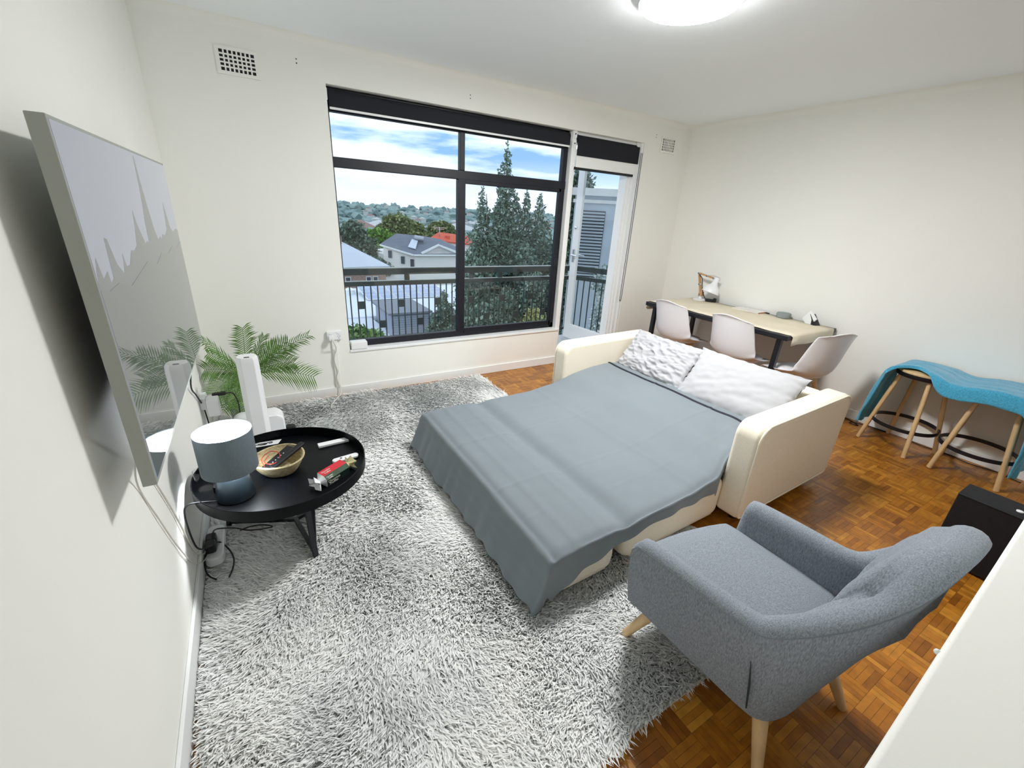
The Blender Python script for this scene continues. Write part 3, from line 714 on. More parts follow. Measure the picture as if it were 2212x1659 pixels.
# white slim stick remote and rounded remote
sr = thing('slim_remote', 'slim rectangular white remote at the back of the tray table', 'remote', (.637,2.208,TZ+.001), radians(3))
MB().box(-.078,.078,-.019,.019,0,.014).build('remote_body', M_white, sr, bevel=.003)
rr = thing('rounded_remote', 'white rounded remote with dark button near the tray rim', 'remote', (.664,2.018,TZ+.001), radians(8))
MB().prism(rrect(-.066,.066,-.0185,.0185,(.0183,)*4,8), 0, .014, 'z').build('remote_body', M_white, rr, bevel=.005, seg=3)
MB().lathe([(0,.0138),(.006,.0138),(.006,.0146),(0,.0146)], 16, (-.022,.002,0)).build('button', mat('button_dark', lin(60,62,66), .4), rr)
# chocolate cracker box: hexagonal carton with twisted paper ends
cx0, cx1 = Vector((.528,1.838,TZ)), Vector((.640,1.912,TZ)); cdv = (cx1-cx0); cl_ = cdv.length; cdv.normalize(); ca = math.atan2(cdv.y, cdv.x)
cb = thing('chocolate_box', 'cracker-shaped red and green chocolate truffles box on the tray table', 'box', (cx0.x,cx0.y,TZ+.001), ca)
hexp = [(-.027,.0),(.027,0),(.034,.026),(.020,.052),(-.024,.054),(-.036,.030)]       # (across -y.., z); local y across, +y is away from the camera
hexp = [(.028,0),(-.031,0),(-.033,.034),(-.015,.052),(.026,.057),(.033,.014)]
def face(i): a = hexp[i]; b_ = hexp[(i+1) % 6]; return a, b_
def strip_face(name, i, m):
    a, b_ = face(i); MB().add([(0,a[0],a[1]),(cl_,a[0],a[1]),(cl_,b_[0],b_[1]),(0,b_[0],b_[1])], [(0,1,2,3)]).build(name, m, cb, fix=False)
bodyb = MB()
for i, m_ in enumerate((M_dkgreen, M_dkgreen, M_green, M_red, M_red, M_dkgreen)):
    a, b_ = face(i); bodyb.add([(0,a[0],a[1]),(cl_,a[0],a[1]),(cl_,b_[0],b_[1]),(0,b_[0],b_[1])], [(0,1,2,3)], m_)
bodyb.add([(0,p[0],p[1]) for p in hexp], [tuple(range(6))], M_white); bodyb.add([(cl_,p[0],p[1]) for p in hexp], [tuple(range(6))], M_white)
bodyb.build('carton', None, cb, fix=False)
def tw(name, x0, sgn, m1):
    b = MB(); n = 12; G = []
    for k, (dx, sc) in enumerate(((0,1.0),(.012,.62),(.020,.40),(.030,.75),(.042,1.15))):
        row = []
        for j in range(n):
            a = 2*pi*j/n; w = (1+.28*(1 if j % 2 else -1)*(k >= 3)) ; row.append((x0+sgn*dx*(1+.15*(k >= 3)*cos(3*a)), .031*cos(a)*sc*w, max(.001,.027+.027*sin(a)*sc*w)))
        G.append(row)
    b.grid(G, wrap=True); b.build(name, m1, cb, fix=False)
tw('paper_end', 0, -1, M_white); tw('paper_end', cl_, 1, M_goldp)
def text(s, name, size, Mx, m, parent, ext=.0004, align='LEFT'):
    cu = bpy.data.curves.new(name, 'FONT'); cu.body = s; cu.size = size; cu.extrude = ext; cu.align_x = align
    o = bpy.data.objects.new(name, cu); COL.objects.link(o)
    dg = bpy.context.evaluated_depsgraph_get(); me = bpy.data.meshes.new_from_object(o.evaluated_get(dg))
    bpy.data.objects.remove(o); o = bpy.data.objects.new(name, me); COL.objects.link(o); me.materials.clear(); me.materials.append(m)
    o.parent = parent; o.matrix_local = Mx; return o
def face_mx(i, along, up):    # text frame on carton face i
    a, b_ = face(i); a = Vector((0,a[0],a[1])); b_ = Vector((0,b_[0],b_[1])); t = (b_-a).normalized(); X = Vector((1,0,0)); Zn = X.cross(t)
    p = Vector((along,0,0))+a+t*up+Zn*.0006
    return Matrix(((X.x,t.x,Zn.x,p.x),(X.y,t.y,Zn.y,p.y),(X.z,t.z,Zn.z,p.z),(0,0,0,1)))
M_print = mat('white_print', lin(236,236,228), .5)
text('Chocolate', 'print', .0165, face_mx(1,.006,.0185), M_print, cb); text('Truffles', 'print', .0165, face_mx(1,.012,.0045), M_print, cb)
text('Chocolate', 'print', .0085, face_mx(2,.006,.0115), M_print, cb); text('Truffles', 'print', .0085, face_mx(2,.012,.003), M_print, cb)
text('Chocolate', 'print', .0115, face_mx(3,.008,.022), M_print, cb); text('Truffles', 'print', .0115, face_mx(3,.014,.009), M_print, cb)

# ------------------------------------------------------------------ power strip and cords by the left wall
ps = thing('power_strip', 'white power strip on the rug against the left wall', 'power strip', (.045,2.06,.04))
MB().prism(rrect(-.028,.045,-.125,.125,(.025,.03,.025,.02),5), 0, .045, 'z').build('strip_body', M_white, ps, bevel=.008, seg=3)
bp_ = MB()
for y in (-.06,-.01): bp_.prism(rrect(-.024,.018,y-.028,y+.03,(.012,)*4,4), .044, .085, 'z')
tag(bp_.build('plug_adapter', M_cable, loc=(.045,2.06,.041), bevel=.008, seg=3), 'bulky black plugs pushed into the white power strip', 'plug')
tag(MB().tube(cr([(.05,2.02,.12),(.055,2.06,.14),(.07,2.13,.10),(.13,2.158,.058),(.192,2.112,.056),(.29,2.088,.056),(.25,2.13,.054),(.19,2.14,.056),(.15,2.13,.056)], 6), .0032, 8).build('strip_cord', M_cable, smooth=60), 'black cord straying from the power strip across the rug', 'cord')
tag(MB().tube(cr([(.05,1.99,.10),(.02,1.96,.09),(.020,1.90,.065),(.035,1.86,.058),(.06,1.83,.055)], 6), .0035, 8).build('strip_cord', M_cable, smooth=60), 'short black cord curling beside the power strip toward the camera', 'cord')
wo = outlet('power outlet low on the left wall under the television', Matrix.Translation((0,3.04,.42)) @ Matrix.Rotation(pi/2,4,'Z'), True)
tag(MB().box(.034,.10,2.955,3.035,.34,.45).build('power_adapter', M_white, bevel=.008, seg=3), 'white boxy power adapter plugged into the left wall outlet', 'adapter')
tag(MB().box(.034,.085,3.06,3.13,.33,.42).build('power_adapter', M_white, bevel=.006, seg=3), 'white power adapter on the left wall, farther and lower one', 'adapter')
pbk = thing('black_plug', 'flat black plug and cord behind the white adapters', 'plug', (.09,3.10,.43))
MB().prism(rrect(-.03,.045,-.014,.014,(.006,)*4,3), -.008, .010, 'z').build('plug_body', M_cable, pbk, bevel=.003)
MB().tube(cr([(.04,0,0),(.08,.01,-.01),(.10,.01,-.07),(.10,0,-.15)], 6), .004, 8).build('cord', M_cable, pbk, smooth=60)

# ------------------------------------------------------------------ tall white device, box, palm
tw_ = thing('air_purifier', 'tall slim white tower appliance behind the tray table', 'appliance', (.292,2.86,.04))
b = MB(); pr = [(-.060,.02),(-.060,-.012),(-.034,-.045),(.034,-.045),(.060,-.012),(.060,.02),(.045,.06),(-.045,.06)]
b.grid([[(x*s,y*s,z) for x, y in pr] for z, s in ((0.0,1.05),(.02,1.0),(.66,.98),(.685,.93),(.695,.84))], wrap=True); b.add([(x*.84,y*.84,.695) for x,y in pr], [tuple(range(8))])
b.build('tower_body', M_white, tw_, smooth=25, bevel=.004)
MB().box(-.014,.014,-.03,-.018,.694,.697).build('vent_slot', M_rubber, tw_)
wbx = thing('storage_box', 'white rounded plastic box with red sticker behind the tower', 'box', (.30,3.03,.02))
MB().prism(rrect(-.16,.14,0,.26,(.02,.02,.06,.06),6), -.06, .08, 'y').build('box_body', M_white, wbx, bevel=.012, seg=3)
MB().box(-.130,-.075,-.0620,-.0605,.215,.245).build('red_sticker', mat('red_sticker', lin(206,70,80), .5), wbx)
tag(MB().lathe([(0,0),(.03,0),(.034,.02),(.03,.045),(0,.05)], 20).build('black_ball', M_cable, loc=(.475,3.20,.03), smooth=50), 'small black round object on the rug beside the tower', 'ball')
palm = thing('palm_plant', 'artificial palm in a pot in the corner left of the window', 'plant', (.20,3.42,.03))
M_pot = mat('pot_grey', lin(176,184,176), .5)
MB().lathe([(.075,0),(.095,.20),(.105,.205),(.10,.215),(.088,.2),(0,.195)], 28).build('pot', M_pot, palm, smooth=40)
M_palm = mat('palm_green', lin(78,118,38), .5, noise=(20,.25))
hubp = Vector((.06,-.04,.40))
MB().tube([(0,0,.19),(.03,-.02,.3),tuple(hubp)], [.012,.010,.008], 8).build('stem', M_palm, palm, smooth=60)
def frond(tip, droop, L_leaf, roll, seed):
    r = random.Random(seed); tip = Vector(tip)-Vector((.20,3.42,.03)); a = hubp; d = tip-a; ln = d.length
    pts = []
    for i in range(26):
        t = i/25; p = a.lerp(tip, t); p.z += droop*ln*(t*(1-t))*1.4; pts.append(p)
    b = MB(); b.tube(pts, [.0035*(1-.75*i/25) for i in range(26)], 6)
    for i in range(5,26):
        t = i/25; p = pts[i]; T = (pts[min(25,i+1)]-pts[i-1]).normalized()
        side = T.cross(Vector((.25,-.95,.25))).normalized(); nrm = side.cross(T).normalized()
        side = (Matrix.Rotation(roll,3,T) @ side); nrm = (Matrix.Rotation(roll,3,T) @ nrm)
        l = L_leaf*(sin(pi*min(1,.18+.80*(1-t)**.8))**.7)*(.85+.3*r.random())
        for sg in (-1,1):
            dirv = (side*sg*.80+T*.62+nrm*r.uniform(-.12,.12)).normalized(); w = .0085
            q0 = p; q1 = p+dirv*l*.5+Vector((0,0,.012*l)); q2 = p+dirv*l+Vector((0,0,-.16*l))
            wv = T*w
            b.add([q0-wv*.35,q0+wv*.35,q1+wv*.6,q1-wv*.6,q2], [(0,1,2,3),(3,2,4)])
    return b.build('frond', M_palm, palm, fix=False)
for i, (tip, dr_, ll, ro) in enumerate((((.055,3.30,.745),.10,.085,0.9),((.075,3.22,.665),.12,.09,.5),((.04,3.25,.555),.22,.11,.2),((.065,3.2,.40),.45,.115,.1),((.10,3.15,.30),.55,.11,-.2),
        ((.285,3.33,.79),.05,.115,.1),((.40,3.40,.705),.12,.10,.9),((.68,3.40,.685),.12,.115,.8),((.54,3.30,.67),.10,.125,.1),((.56,3.36,.50),.25,.12,.4),((.675,3.28,.40),.25,.135,0),((.215,3.17,.20),.5,.115,.1),((.16,3.16,.30),.4,.11,.3),((.47,3.55,.60),.2,.10,.2))):
    frond(tip, dr_, ll, ro, i)

# ------------------------------------------------------------------ armchair
AC = (1.76,.42,0)
ac = thing('armchair', 'grey fabric armchair with pale wooden legs, half on the rug', 'armchair', AC)
def armchair():
    # rail path around the U: (x, y, ztop) and the matching bottom line (x, y, zbot)
    top = [(1.425,.790,.545),(1.425,.70,.558),(1.432,.55,.565),(1.438,.42,.572),(1.443,.376,.576),(1.448,.345,.579),(1.468,.315,.587),(1.52,.255,.630),(1.575,.185,.705),(1.612,.135,.785),(1.665,.103,.845),(1.745,.088,.885),(1.85,.084,.888),(1.965,.090,.880),(2.040,.118,.850),(2.085,.170,.802),(2.112,.240,.712),(2.10,.305,.630),(2.084,.345,.588),(2.074,.374,.575),(2.07,.42,.572),(2.075,.55,.565),(2.08,.66,.556),(2.08,.735,.545)]
    bot = [(1.475,.80,.215),(1.478,.70,.215),(1.482,.55,.215),(1.487,.42,.215),(1.489,.365,.215),(1.492,.335,.215),(1.50,.30,.215),(1.53,.270,.215),(1.575,.255,.215),(1.62,.248,.215),(1.67,.245,.215),(1.73,.243,.215),(1.78,.243,.215),(1.83,.243,.215),(1.89,.248,.215),(1.94,.255,.215),(1.985,.270,.215),(2.018,.30,.215),(2.029,.335,.215),(2.031,.365,.215),(2.035,.42,.215),(2.04,.55,.215),(2.042,.66,.215),(2.045,.745,.215)]
    n = len(top); T = cr(top,4); Bt = cr(bot,4); k = len(T); G = []
    cxy = Vector((1.76,.55))
    for i in range(k):
        t, b = T[i], Bt[i]
        a0 = T[max(0,i-1)]; a1 = T[min(k-1,i+1)]; d = Vector((a1.x-a0.x,a1.y-a0.y)).normalized(); nin = Vector((d.y,-d.x))   # candidate inward
        if nin.dot(cxy-Vector((t.x,t.y))) < 0: nin = -nin
        u = i/(k-1); back = sm(.585,.70,t.z); th = .072+.012*back
        e = min(1, min(u,1-u)/.018); th *= .55+.45*math.sqrt(max(0,1-(1-e)**2)); zt = t.z-.03*(1-math.sqrt(max(0,1-(1-e)**2)))
        row = []
        for q in range(9):                                  # outer face, bottom to top
            s = q/8*.93; z = b.z+(zt-b.z)*s; bulge = .012*sin(pi*s)
            x = b.x+(t.x-b.x)*s**1.15-nin.x*bulge; y = b.y+(t.y-b.y)*s**1.15-nin.y*bulge; row.append((x,y,z))
        for q in range(1,8):                                # rounded top roll
            a = pi*q/8; rr_ = th/2; cx_ = t.x+nin.x*rr_; cy_ = t.y+nin.y*rr_
            row.append((cx_-nin.x*rr_*cos(a), cy_-nin.y*rr_*cos(a), zt-.035+.035*sin(a)))
        for q in range(7):                                  # inner face, top to seat
            s = 1-q/6; zl = .36; z = zl+(zt-.04-zl)*s
            f = (z-b.z)/(zt-b.z); x = b.x+(t.x-b.x)*f**1.15+nin.x*th; y = b.y+(t.y-b.y)*f**1.15+nin.y*th
            y += .055*back*sin(pi*min(1,(1-s)*.85+.12))*.9    # padded back, fuller low down
            row.append((x,y,z))
        row.append((b.x+nin.x*.08, b.y+nin.y*.08, .30)); row.append((b.x+nin.x*.07, b.y+nin.y*.07, b.z))
        G.append([(p[0]-AC[0],p[1]-AC[1],p[2]) for p in row])
    b = MB(); b.grid(G, wrap=True); m = len(G[0]); b.add(G[0], [tuple(range(m))]); b.add(G[-1], [tuple(range(m-1,-1,-1))])
    # tufts pressed into the back
    tuf = [(1.70,.47,.50),(1.83,.47,.50),(1.66,.55,.61),(1.765,.55,.62),(1.87,.55,.61)]
    o = b.build('shell', M_chair, ac, weld=True, smooth=55)
    bt_ = []
    for v in o.data.vertices:
        p = v.co
        if p.y+AC[1] < .345 and p.z > .42:
            for tx, _, tz_ in ((1.745,0,.60),(1.90,0,.60),(1.83,0,.71)):
                d2 = ((p.x+AC[0]-tx)/.055)**2+((p.z-tz_)/.05)**2
                if p.y+AC[1] > .115: p.y -= .022*math.exp(-d2)
    # outer seam under the top roll
    sp = [Vector(g_[8])+Vector((0,0,0)) for g_ in G][2:-2]
    MB().tube([p-Vector((0,0,.002)) for p in sp], .0022, 5).build('seam_piping', mat('seam_grey', lin(112,120,126), .9), ac, smooth=60)
    # crease at the rear corner
    MB().tube([(1.449-AC[0],.338-AC[1],.45),(1.460-AC[0],.325-AC[1],.36),(1.480-AC[0],.318-AC[1],.25)], [.001,.0035,.0025], 6).build('corner_seam', mat('seam_dark', lin(48,54,62), .95), ac, smooth=60)
    # seat
    st = [(1.505,.36),(1.50,.50),(1.495,.70),(1.50,.80),(1.54,.845),(1.76,.835),(1.97,.790),(2.005,.75),(2.01,.60),(2.01,.36),(1.96,.31),(1.76,.29),(1.56,.31)]
    pl_ = [(p.x-AC[0],p.y-AC[1]) for p in cr([(a_,b_,0) for a_,b_ in st], 3, True)]
    c = Vector((1.755-AC[0],.57-AC[1])); G = []
    for s, z in ((.90,.245),(.985,.255),(1.0,.29),(1.0,.36),(.99,.392),(.955,.412),(.88,.422),(.6,.430),(.3,.434),(.05,.435)):
        G.append([(c.x+(x-c.x)*s, c.y+(y-c.y)*s, z) for x, y in pl_])
    b = MB(); b.grid(G, wrap=True); b.add(G[0], [tuple(range(len(pl_)))]); b.add(G[-1], [tuple(range(len(pl_)))])
    b.build('seat_cushion', M_chair, ac, smooth=60)
    MB().prism([(1.52-AC[0],.30-AC[1]),(2.0-AC[0],.30-AC[1]),(2.0-AC[0],.74-AC[1]),(1.52-AC[0],.79-AC[1])], .20, .26, 'z').build('seat_frame', M_chair, ac, bevel=.01)
    for (fx,fy,fz),(hx,hy) in (((1.482,.788,.03),(1.56,.70)),((1.512,.236,.0),(1.565,.315)),((1.996,.20,.0),(1.94,.31)),((2.06,.76,.0),(1.98,.68))):
        b = MB(); b.tube([(fx-AC[0],fy-AC[1],fz),(fx+(hx-fx)*.03-AC[0],fy+(hy-fy)*.03-AC[1],fz+.006),(hx-AC[0],hy-AC[1],.24)], [.0125,.0155,.0265], 16); b.build('leg', M_oak, ac, smooth=50)
armchair()

# ------------------------------------------------------------------ desk and what stands on it
DZ = .782
dk = thing('desk', 'long narrow black desk against the right wall', 'desk', (4.55,2.52,0))
dx0, dx1, dy0, dy1 = 4.14,4.975,1.745,3.30
MB().box(dx0-4.55,dx1-4.55,dy0-2.52,dy1-2.52,DZ-.042,DZ).build('desk_top', M_black, dk, bevel=.006, seg=3)
for x, y in ((dx0+.07,dy0+.09),(dx1-.07,dy0+.09),(dx0+.07,dy1-.09),(dx1-.07,dy1-.09)):
    sx = -1 if x < 4.5 else 1; MB().beam((x-4.55+sx*.015,y-2.52,0),(x-4.55,y-2.52,DZ-.04),.042,.042).build('leg', M_black, dk, bevel=.004)
rn = MB(); G = []
path = [(1.742-.010,DZ-.085),(1.735,DZ-.05),(1.736,DZ-.012),(1.75,DZ+.003)]+[(1.78+i*(3.28-1.78)/24, DZ+.0035+.0022*(i % 3 == 1)) for i in range(25)]+[(3.302,DZ+.003),(3.314,DZ-.02),(3.318,DZ-.06)]
path += [(3.318-.016+.016*cos(a), DZ-.075-.016*sin(a)) for a in [radians(d) for d in range(0,400,30)]]
for i, (y, z) in enumerate(path):
    w0, w1 = 4.185+.006*sin(i*.7), 4.925+.004*sin(i*1.1)
    if y < 1.74: w0 += .01; w1 -= .02
    G.append([(w0+(w1-w0)*k/6, y+(.01*sin(k*2.1) if i == 0 else 0), z+.0015*sin(k*1.7+i)) for k in range(7)])
rn.grid(G); o = rn.build('table_runner', M_paper, smooth=60, solid=.0015)
tag(o, 'beige paper runner along the desk, hanging over both ends', 'runner')
# wooden arm desk lamp
dl = thing('desk_lamp', 'jointed wooden desk lamp with white metal shade, unlit', 'lamp', (4.88,3.155,DZ+.006))
def P(y, z, x=4.88): return (x-4.88, y-3.155, z-DZ-.006)
MB().lathe([(.078,0),(.08,.004),(.074,.011),(.02,.016),(.017,.06),(0,.06)], 32).build('lamp_foot', M_white, dl, smooth=40)
M_lwood = mat('lamp_wood', lin(196,150,104), .5, noise=((90,90,14),.2))
b = MB()
for dx in (-.012,.012): b.beam(P(3.155,.835,4.88+dx), P(3.232,1.085,4.88+dx), .011,.013); b.beam(P(3.228,1.083,4.88+dx), P(3.02,1.052,4.88+dx), .010,.013)
b.box(-.02,.02,-.022,.022,.045,.095); b.build('lamp_arm', M_lwood, dl, bevel=.002)
for y, z in ((3.16,.85),(3.195,.965),(3.230,1.085),(3.12,1.068),(3.03,1.055)):
    MB().lathe([(0,-.022),(.010,-.022),(.010,.022),(0,.022)], 12, M=Matrix.Translation(P(y,z)) @ Matrix.Rotation(pi/2,4,'Y')).build('joint_bolt', M_steel, dl, smooth=40)
sd = Vector(P(3.015,.884))-Vector(P(2.985,1.058)); sd = Vector((-.05,.025,-.18)).normalized(); top_ = Vector(P(2.99,1.062))
zx = sd.cross(Vector((0,1,0))).normalized(); zy = sd.cross(zx)
Ms = Matrix(((zx.x,zy.x,sd.x,top_.x),(zx.y,zy.y,sd.y,top_.y),(zx.z,zy.z,sd.z,top_.z),(0,0,0,1)))
MB().lathe([(0,0),(.026,.002),(.029,.012),(.030,.055),(.045,.085),(.078,.115),(.092,.145),(.094,.172),(.092,.172),(.088,.145),(.06,.11),(0,.09)], 36, M=Ms).build('lamp_shade', M_white, dl, smooth=50)
MB().tube(cr([P(3.12,1.075),P(3.03,1.078),P(2.965,1.068),P(2.955,1.045),P(2.985,1.04)], 6), .0028, 6).build('wire_bracket', M_steel, dl, smooth=60)
o = (MB().tube(cr([(4.87,3.22,1.07),(4.865,3.17,1.03),(4.862,3.15,.95),(4.86,3.13,.90),(4.865,3.09,.83),(4.875,3.05,.80),(4.885,3.02,.795)], 6), .0045, 8).build('power_cord', M_cable, dl, smooth=60)); o.matrix_parent_inverse = Matrix.Translation((-4.88,-3.155,-DZ-.006))
b = MB(); b.prism(rrect(-.02,.02,-.045,.045,(.012,)*4,4), 0, .035, 'z'); b.prism(rrect(-.016,.016,-.075,-.04,(.008,)*4,3), 0, .05, 'z')
o = b.build('lamp_plug', M_cable, loc=(4.90,3.045,DZ+.001), bevel=.005); o.rotation_euler = (0,0,.3); tag(o, 'black plug lying on the desk beside the lamp foot', 'plug')
bk_ = thing('flat_book', 'thin pale book lying flat at the back of the desk', 'book', (4.88,2.545,DZ+.006), radians(2))
MB().box(-.085,.085,-.145,.145,0,.009).build('pages', mat('book_pages', lin(236,232,226), .7), bk_, bevel=.001)
MB().box(-.088,.088,-.148,.148,.009,.0115).build('cover', mat('book_cover', lin(230,226,222), .6, noise=(14,.06)), bk_, bevel=.001)
MB().box(-.088,.05,-.1485,-.144,-.0005,.0117).build('spine', mat('book_spine', lin(188,142,112), .6), bk_)
tag(MB().box(4.93,4.965,2.37,2.41,DZ+.002,DZ+.012).build('small_eraser', M_cable, bevel=.002), 'small black block at the near corner of the flat book', 'block')
tag(MB().lathe([(.058,0),(.064,.004),(.065,.04),(.058,.048),(0,.05)], 40).build('round_speaker', mat('speaker_grey', lin(140,148,148), .85, bump=(300,.3,.002)), loc=(4.90,2.20,DZ+.006), smooth=50), 'low round grey speaker standing on the desk', 'speaker')
sp_ = thing('photo_frame', 'small white frame leaning back on a black stand, desk end', 'frame', (4.90,1.955,DZ+.004), radians(-20))
MB().box(-.006,.006,-.05,.06,0,.115, M=Matrix.Translation((-.02,.02,0)) @ Matrix.Rotation(radians(38),4,'X')).build('front_panel', M_white, sp_, bevel=.002)
MB().add([(-.03,-.012,.094),(.03,-.012,.094),(-.03,-.10,0),(.03,-.10,0),(-.03,-.045,.045),(.03,-.045,.045),(-.03,-.05,0.0),(.03,-.05,0.0)], [(0,1,3,2),(0,2,6,4),(1,5,7,3),(0,4,5,1),(4,6,7,5),(2,3,7,6)]).build('stand', M_cable, sp_)

# ------------------------------------------------------------------ shell chairs
def shell_chair(label, loc, rz):
    t = thing('shell_chair', label, 'chair', loc, rz, 'white shell chairs around the desk')
    prof = [(.235,.435),(.20,.448),(.12,.440),(.0,.432),(-.10,.438),(-.165,.465),(-.205,.53),(-.232,.63),(-.255,.74),(-.275,.835),(-.285,.862)]
    pr = cr([(a,0,b) for a,b in prof], 4); k = len(pr); G = []
    for i, p in enumerate(pr):
        u = i/(k-1); row = []
        w = .195+.05*sm(0,.25,u)-.035*sm(.5,1,u)-.05*sm(.88,1,u)**2
        lift = .075*sm(.02,.45,u)*(1-sm(.45,.75,u)); wrapx = .085*sm(.38,.62,u)*(1-.45*sm(.7,1,u))
        for q in range(17):
            v = -1+q/8; a = abs(v)
            x = p.x+wrapx*a**2.4; z = p.z+lift*a**2.2-(.03*a**3*sm(.86,1,u))+.012*(1-a)*sm(.9,1,u)
            if u > .9: x -= .012*sm(.9,1,u)
            row.append((x, w*v, z))
        G.append(row)
    MB().grid(G).build('shell', M_plast, t, smooth=180, solid=.009, subd=1)
    G = []
    for s, z in ((1.0,.440),(1.04,.452),(1.0,.470),(.8,.478),(.3,.480),(.05,.480)):
        G.append([(.03+.175*s*cos(a)*(abs(cos(a))**-.25 if abs(cos(a)) > .01 else 1), .175*s*sin(a)*(abs(sin(a))**-.25 if abs(sin(a)) > .01 else 1), z) for a in [2*pi*j/32 for j in range(32)]])
    b = MB(); b.grid(G, wrap=True); b.add(G[-1], [tuple(range(32))]); b.build('seat_pad', M_plast, t, smooth=60)
    MB().box(-.11,.13,-.10,.10,.385,.425).build('seat_block', M_oak, t, bevel=.006)
    for sx, sy in ((1,1),(1,-1),(-1,1),(-1,-1)):
        MB().tube([(.01+sx*.22,sy*.21,0),(.01+sx*.09,sy*.085,.405)], [.012,.019], 14).build('leg', M_oak, t, smooth=50)
    MB().tube([(-.12,-.115,.30),(.14,.115,.30)], .005, 8).build('brace', M_black, t, smooth=60); MB().tube([(-.12,.115,.30),(.14,-.115,.30)], .005, 8).build('brace', M_black, t, smooth=60)
    return t
c1 = shell_chair('white shell chair tucked under the desk, nearest the window', (4.30,2.90,0), radians(-4))
dup(c1, (4.30,2.21,0), radians(-4), 'white shell chair tucked under the middle of the desk')
dup(c1, (4.42,1.70,0), radians(76), 'white shell chair at the near end of the desk, turned sideways')

# ------------------------------------------------------------------ bar stools and blanket
def stool(label, loc, rz):
    t = thing('bar_stool', label, 'stool', loc, rz, 'bar stools under the blanket')
    MB().lathe([(0,.622),(.165,.622),(.17,.626),(.17,.642),(.165,.647),(0,.648)], 40).build('seat', M_oak, t, smooth=40)
    MB().lathe([(.150,.600),(.172,.600),(.174,.603),(.174,.630),(.171,.632),(.150,.622),(.150,.600)], 40).build('seat_rim', M_black, t, smooth=40)
    for sx, sy in ((1,1),(1,-1),(-1,1),(-1,-1)):
        MB().tube([(sx*.178,sy*.178,0),(sx*.176,sy*.176,.006),(sx*.098,sy*.098,.612)], [.0135,.0155,.0155], 14).build('leg', M_oak, t, smooth=50)
    b = MB(); rr_ = .208; b.lathe([(rr_-.004,.185),(rr_+.004,.185),(rr_+.004,.212),(rr_-.004,.212),(rr_-.004,.185)], 48); b.build('footrest_ring', M_black, t, smooth=40)
    return t
s1 = stool('bar stool with pale legs under the blanket, nearer the desk', (4.757,.985,0), radians(-15))
s2 = dup(s1, (4.745,.55,0), radians(6), 'bar stool with pale legs under the blanket, farther from the desk')
def blanket():
    nz_ = Noise2(41,12,6,22); nf = Noise2(42,14,30,120)
    top = .664
    path = [(1.245,.13),(1.235,.25),(1.215,.40),(1.19,.55),(1.165,.635),(1.13,.665),(1.06,.676),(.98,.678),(.88,.672),(.80,.650),(.72,.648),(.64,.664),(.56,.675),(.48,.674),(.40,.668),(.36,.64),(.335,.55),(.325,.42),(.32,.28),(.315,.16)]
    pp = cr([(0,y,z) for y,z in path], 5); k = len(pp); G = []
    for i, p in enumerate(pp):
        u = i/(k-1); row = []
        hang0 = 1-sm(.16,.26,u); hang1 = sm(.74,.84,u)
        xb = 4.975-.02*hang0                          # back edge
        xf = 4.545+.14*math.exp(-((p.y-1.02)/.10)**2)+.055*hang0+.07*hang0*(1-u/.2 if u < .2 else 0)-.03*hang1
        drop = .045+.05*sm(.93,.80,p.y)*(1 if p.y < .93 else 0)+.045*sm(.42,.36,p.y)
        drop *= (1-hang0)*(1-hang1)
        if abs(p.y-1.02) < .16 and hang0 < .5: drop *= .25+.75*sm(.09,.16,abs(p.y-1.02))
        for q in range(25):
            v = q/24
            if v < .78: x = xb+(xf-xb)*v/.78; z = p.z; 
            else:
                e = (v-.78)/.22; x = xf-.012*sin(e*pi/2)*(1-hang0)*(1-hang1); z = p.z-drop*e-.004*e
                if hang0 > .5 or hang1 > .5: x = xf-.045*e
            d = .006*nz_(p.y*2+v,p.z*2+v*3)+.002*nf(p.y,x)
            hh = max(hang0,hang1)
            row.append((x, p.y+hh*(d*2.2+.012*sin(v*16+u*5))*(1), z+(1-hh)*max(d,-.003)))
        G.append(row)
    o = MB().grid(G).build('throw_blanket', M_teal, smooth=180, subd=1)
    md = o.modifiers.new('solid','SOLIDIFY'); md.thickness = .009; md.offset = 0
    tag(o, 'fluffy teal blanket draped over both bar stools', 'blanket')
blanket()
tag(MB().tube(cr([(4.975,1.75,.006),(4.965,1.55,.006),(4.94,1.40,.006),(4.88,1.30,.006),(4.86,1.35,.006),(4.91,1.36,.006),(4.96,1.22,.006),(4.965,1.10,.006)], 6), .0045, 8).build('floor_cable', M_cable, smooth=60), 'black cable looping on the floor along the wall, behind the nearer stool', 'cable')
tag(MB().tube(cr([(4.975,.98,.005),(4.945,.86,.005),(4.965,.72,.005),(4.93,.58,.005),(4.955,.44,.005),(4.92,.30,.005)], 6), .004, 8).build('floor_cable', M_cable, smooth=60), 'wavy black cable on the floor beside the skirting, behind the farther stool', 'cable')
tag(MB().tube(cr([(4.47,.28,.006),(4.44,.315,.006),(4.41,.30,.006),(4.42,.25,.006),(4.47,.15,.006)], 6), .0045, 8).build('white_lead', M_white, smooth=60), 'short white lead on the floor below the blanket end', 'cable')
# black box with a white button
sb = thing('black_box', 'black box with a white button behind the armchair', 'box', (3.43,.17,0), radians(0))
MB().box(-.085,.085,-.19,.19,.01,.40).build('box_body', mat('box_black', lin(9,11,18), .75, bump=(300,.3,.001)), sb, bevel=.006)
MB().box(-.0875,-.0845,-.19,.19,.391,.396).build('front_trim', mat('box_trim', lin(46,54,60), .5), sb)
MB().lathe([(0,.4),(.013,.4),(.013,.404),(.010,.406),(0,.406)], 20, (-.03,-.015,0)).build('button', M_white, sb, smooth=40)
tag(MB().box(2.795,2.806,.545,.552,.0005,.004).build('paper_scrap', M_white), 'tiny white scrap on the parquet behind the armchair', 'scrap')

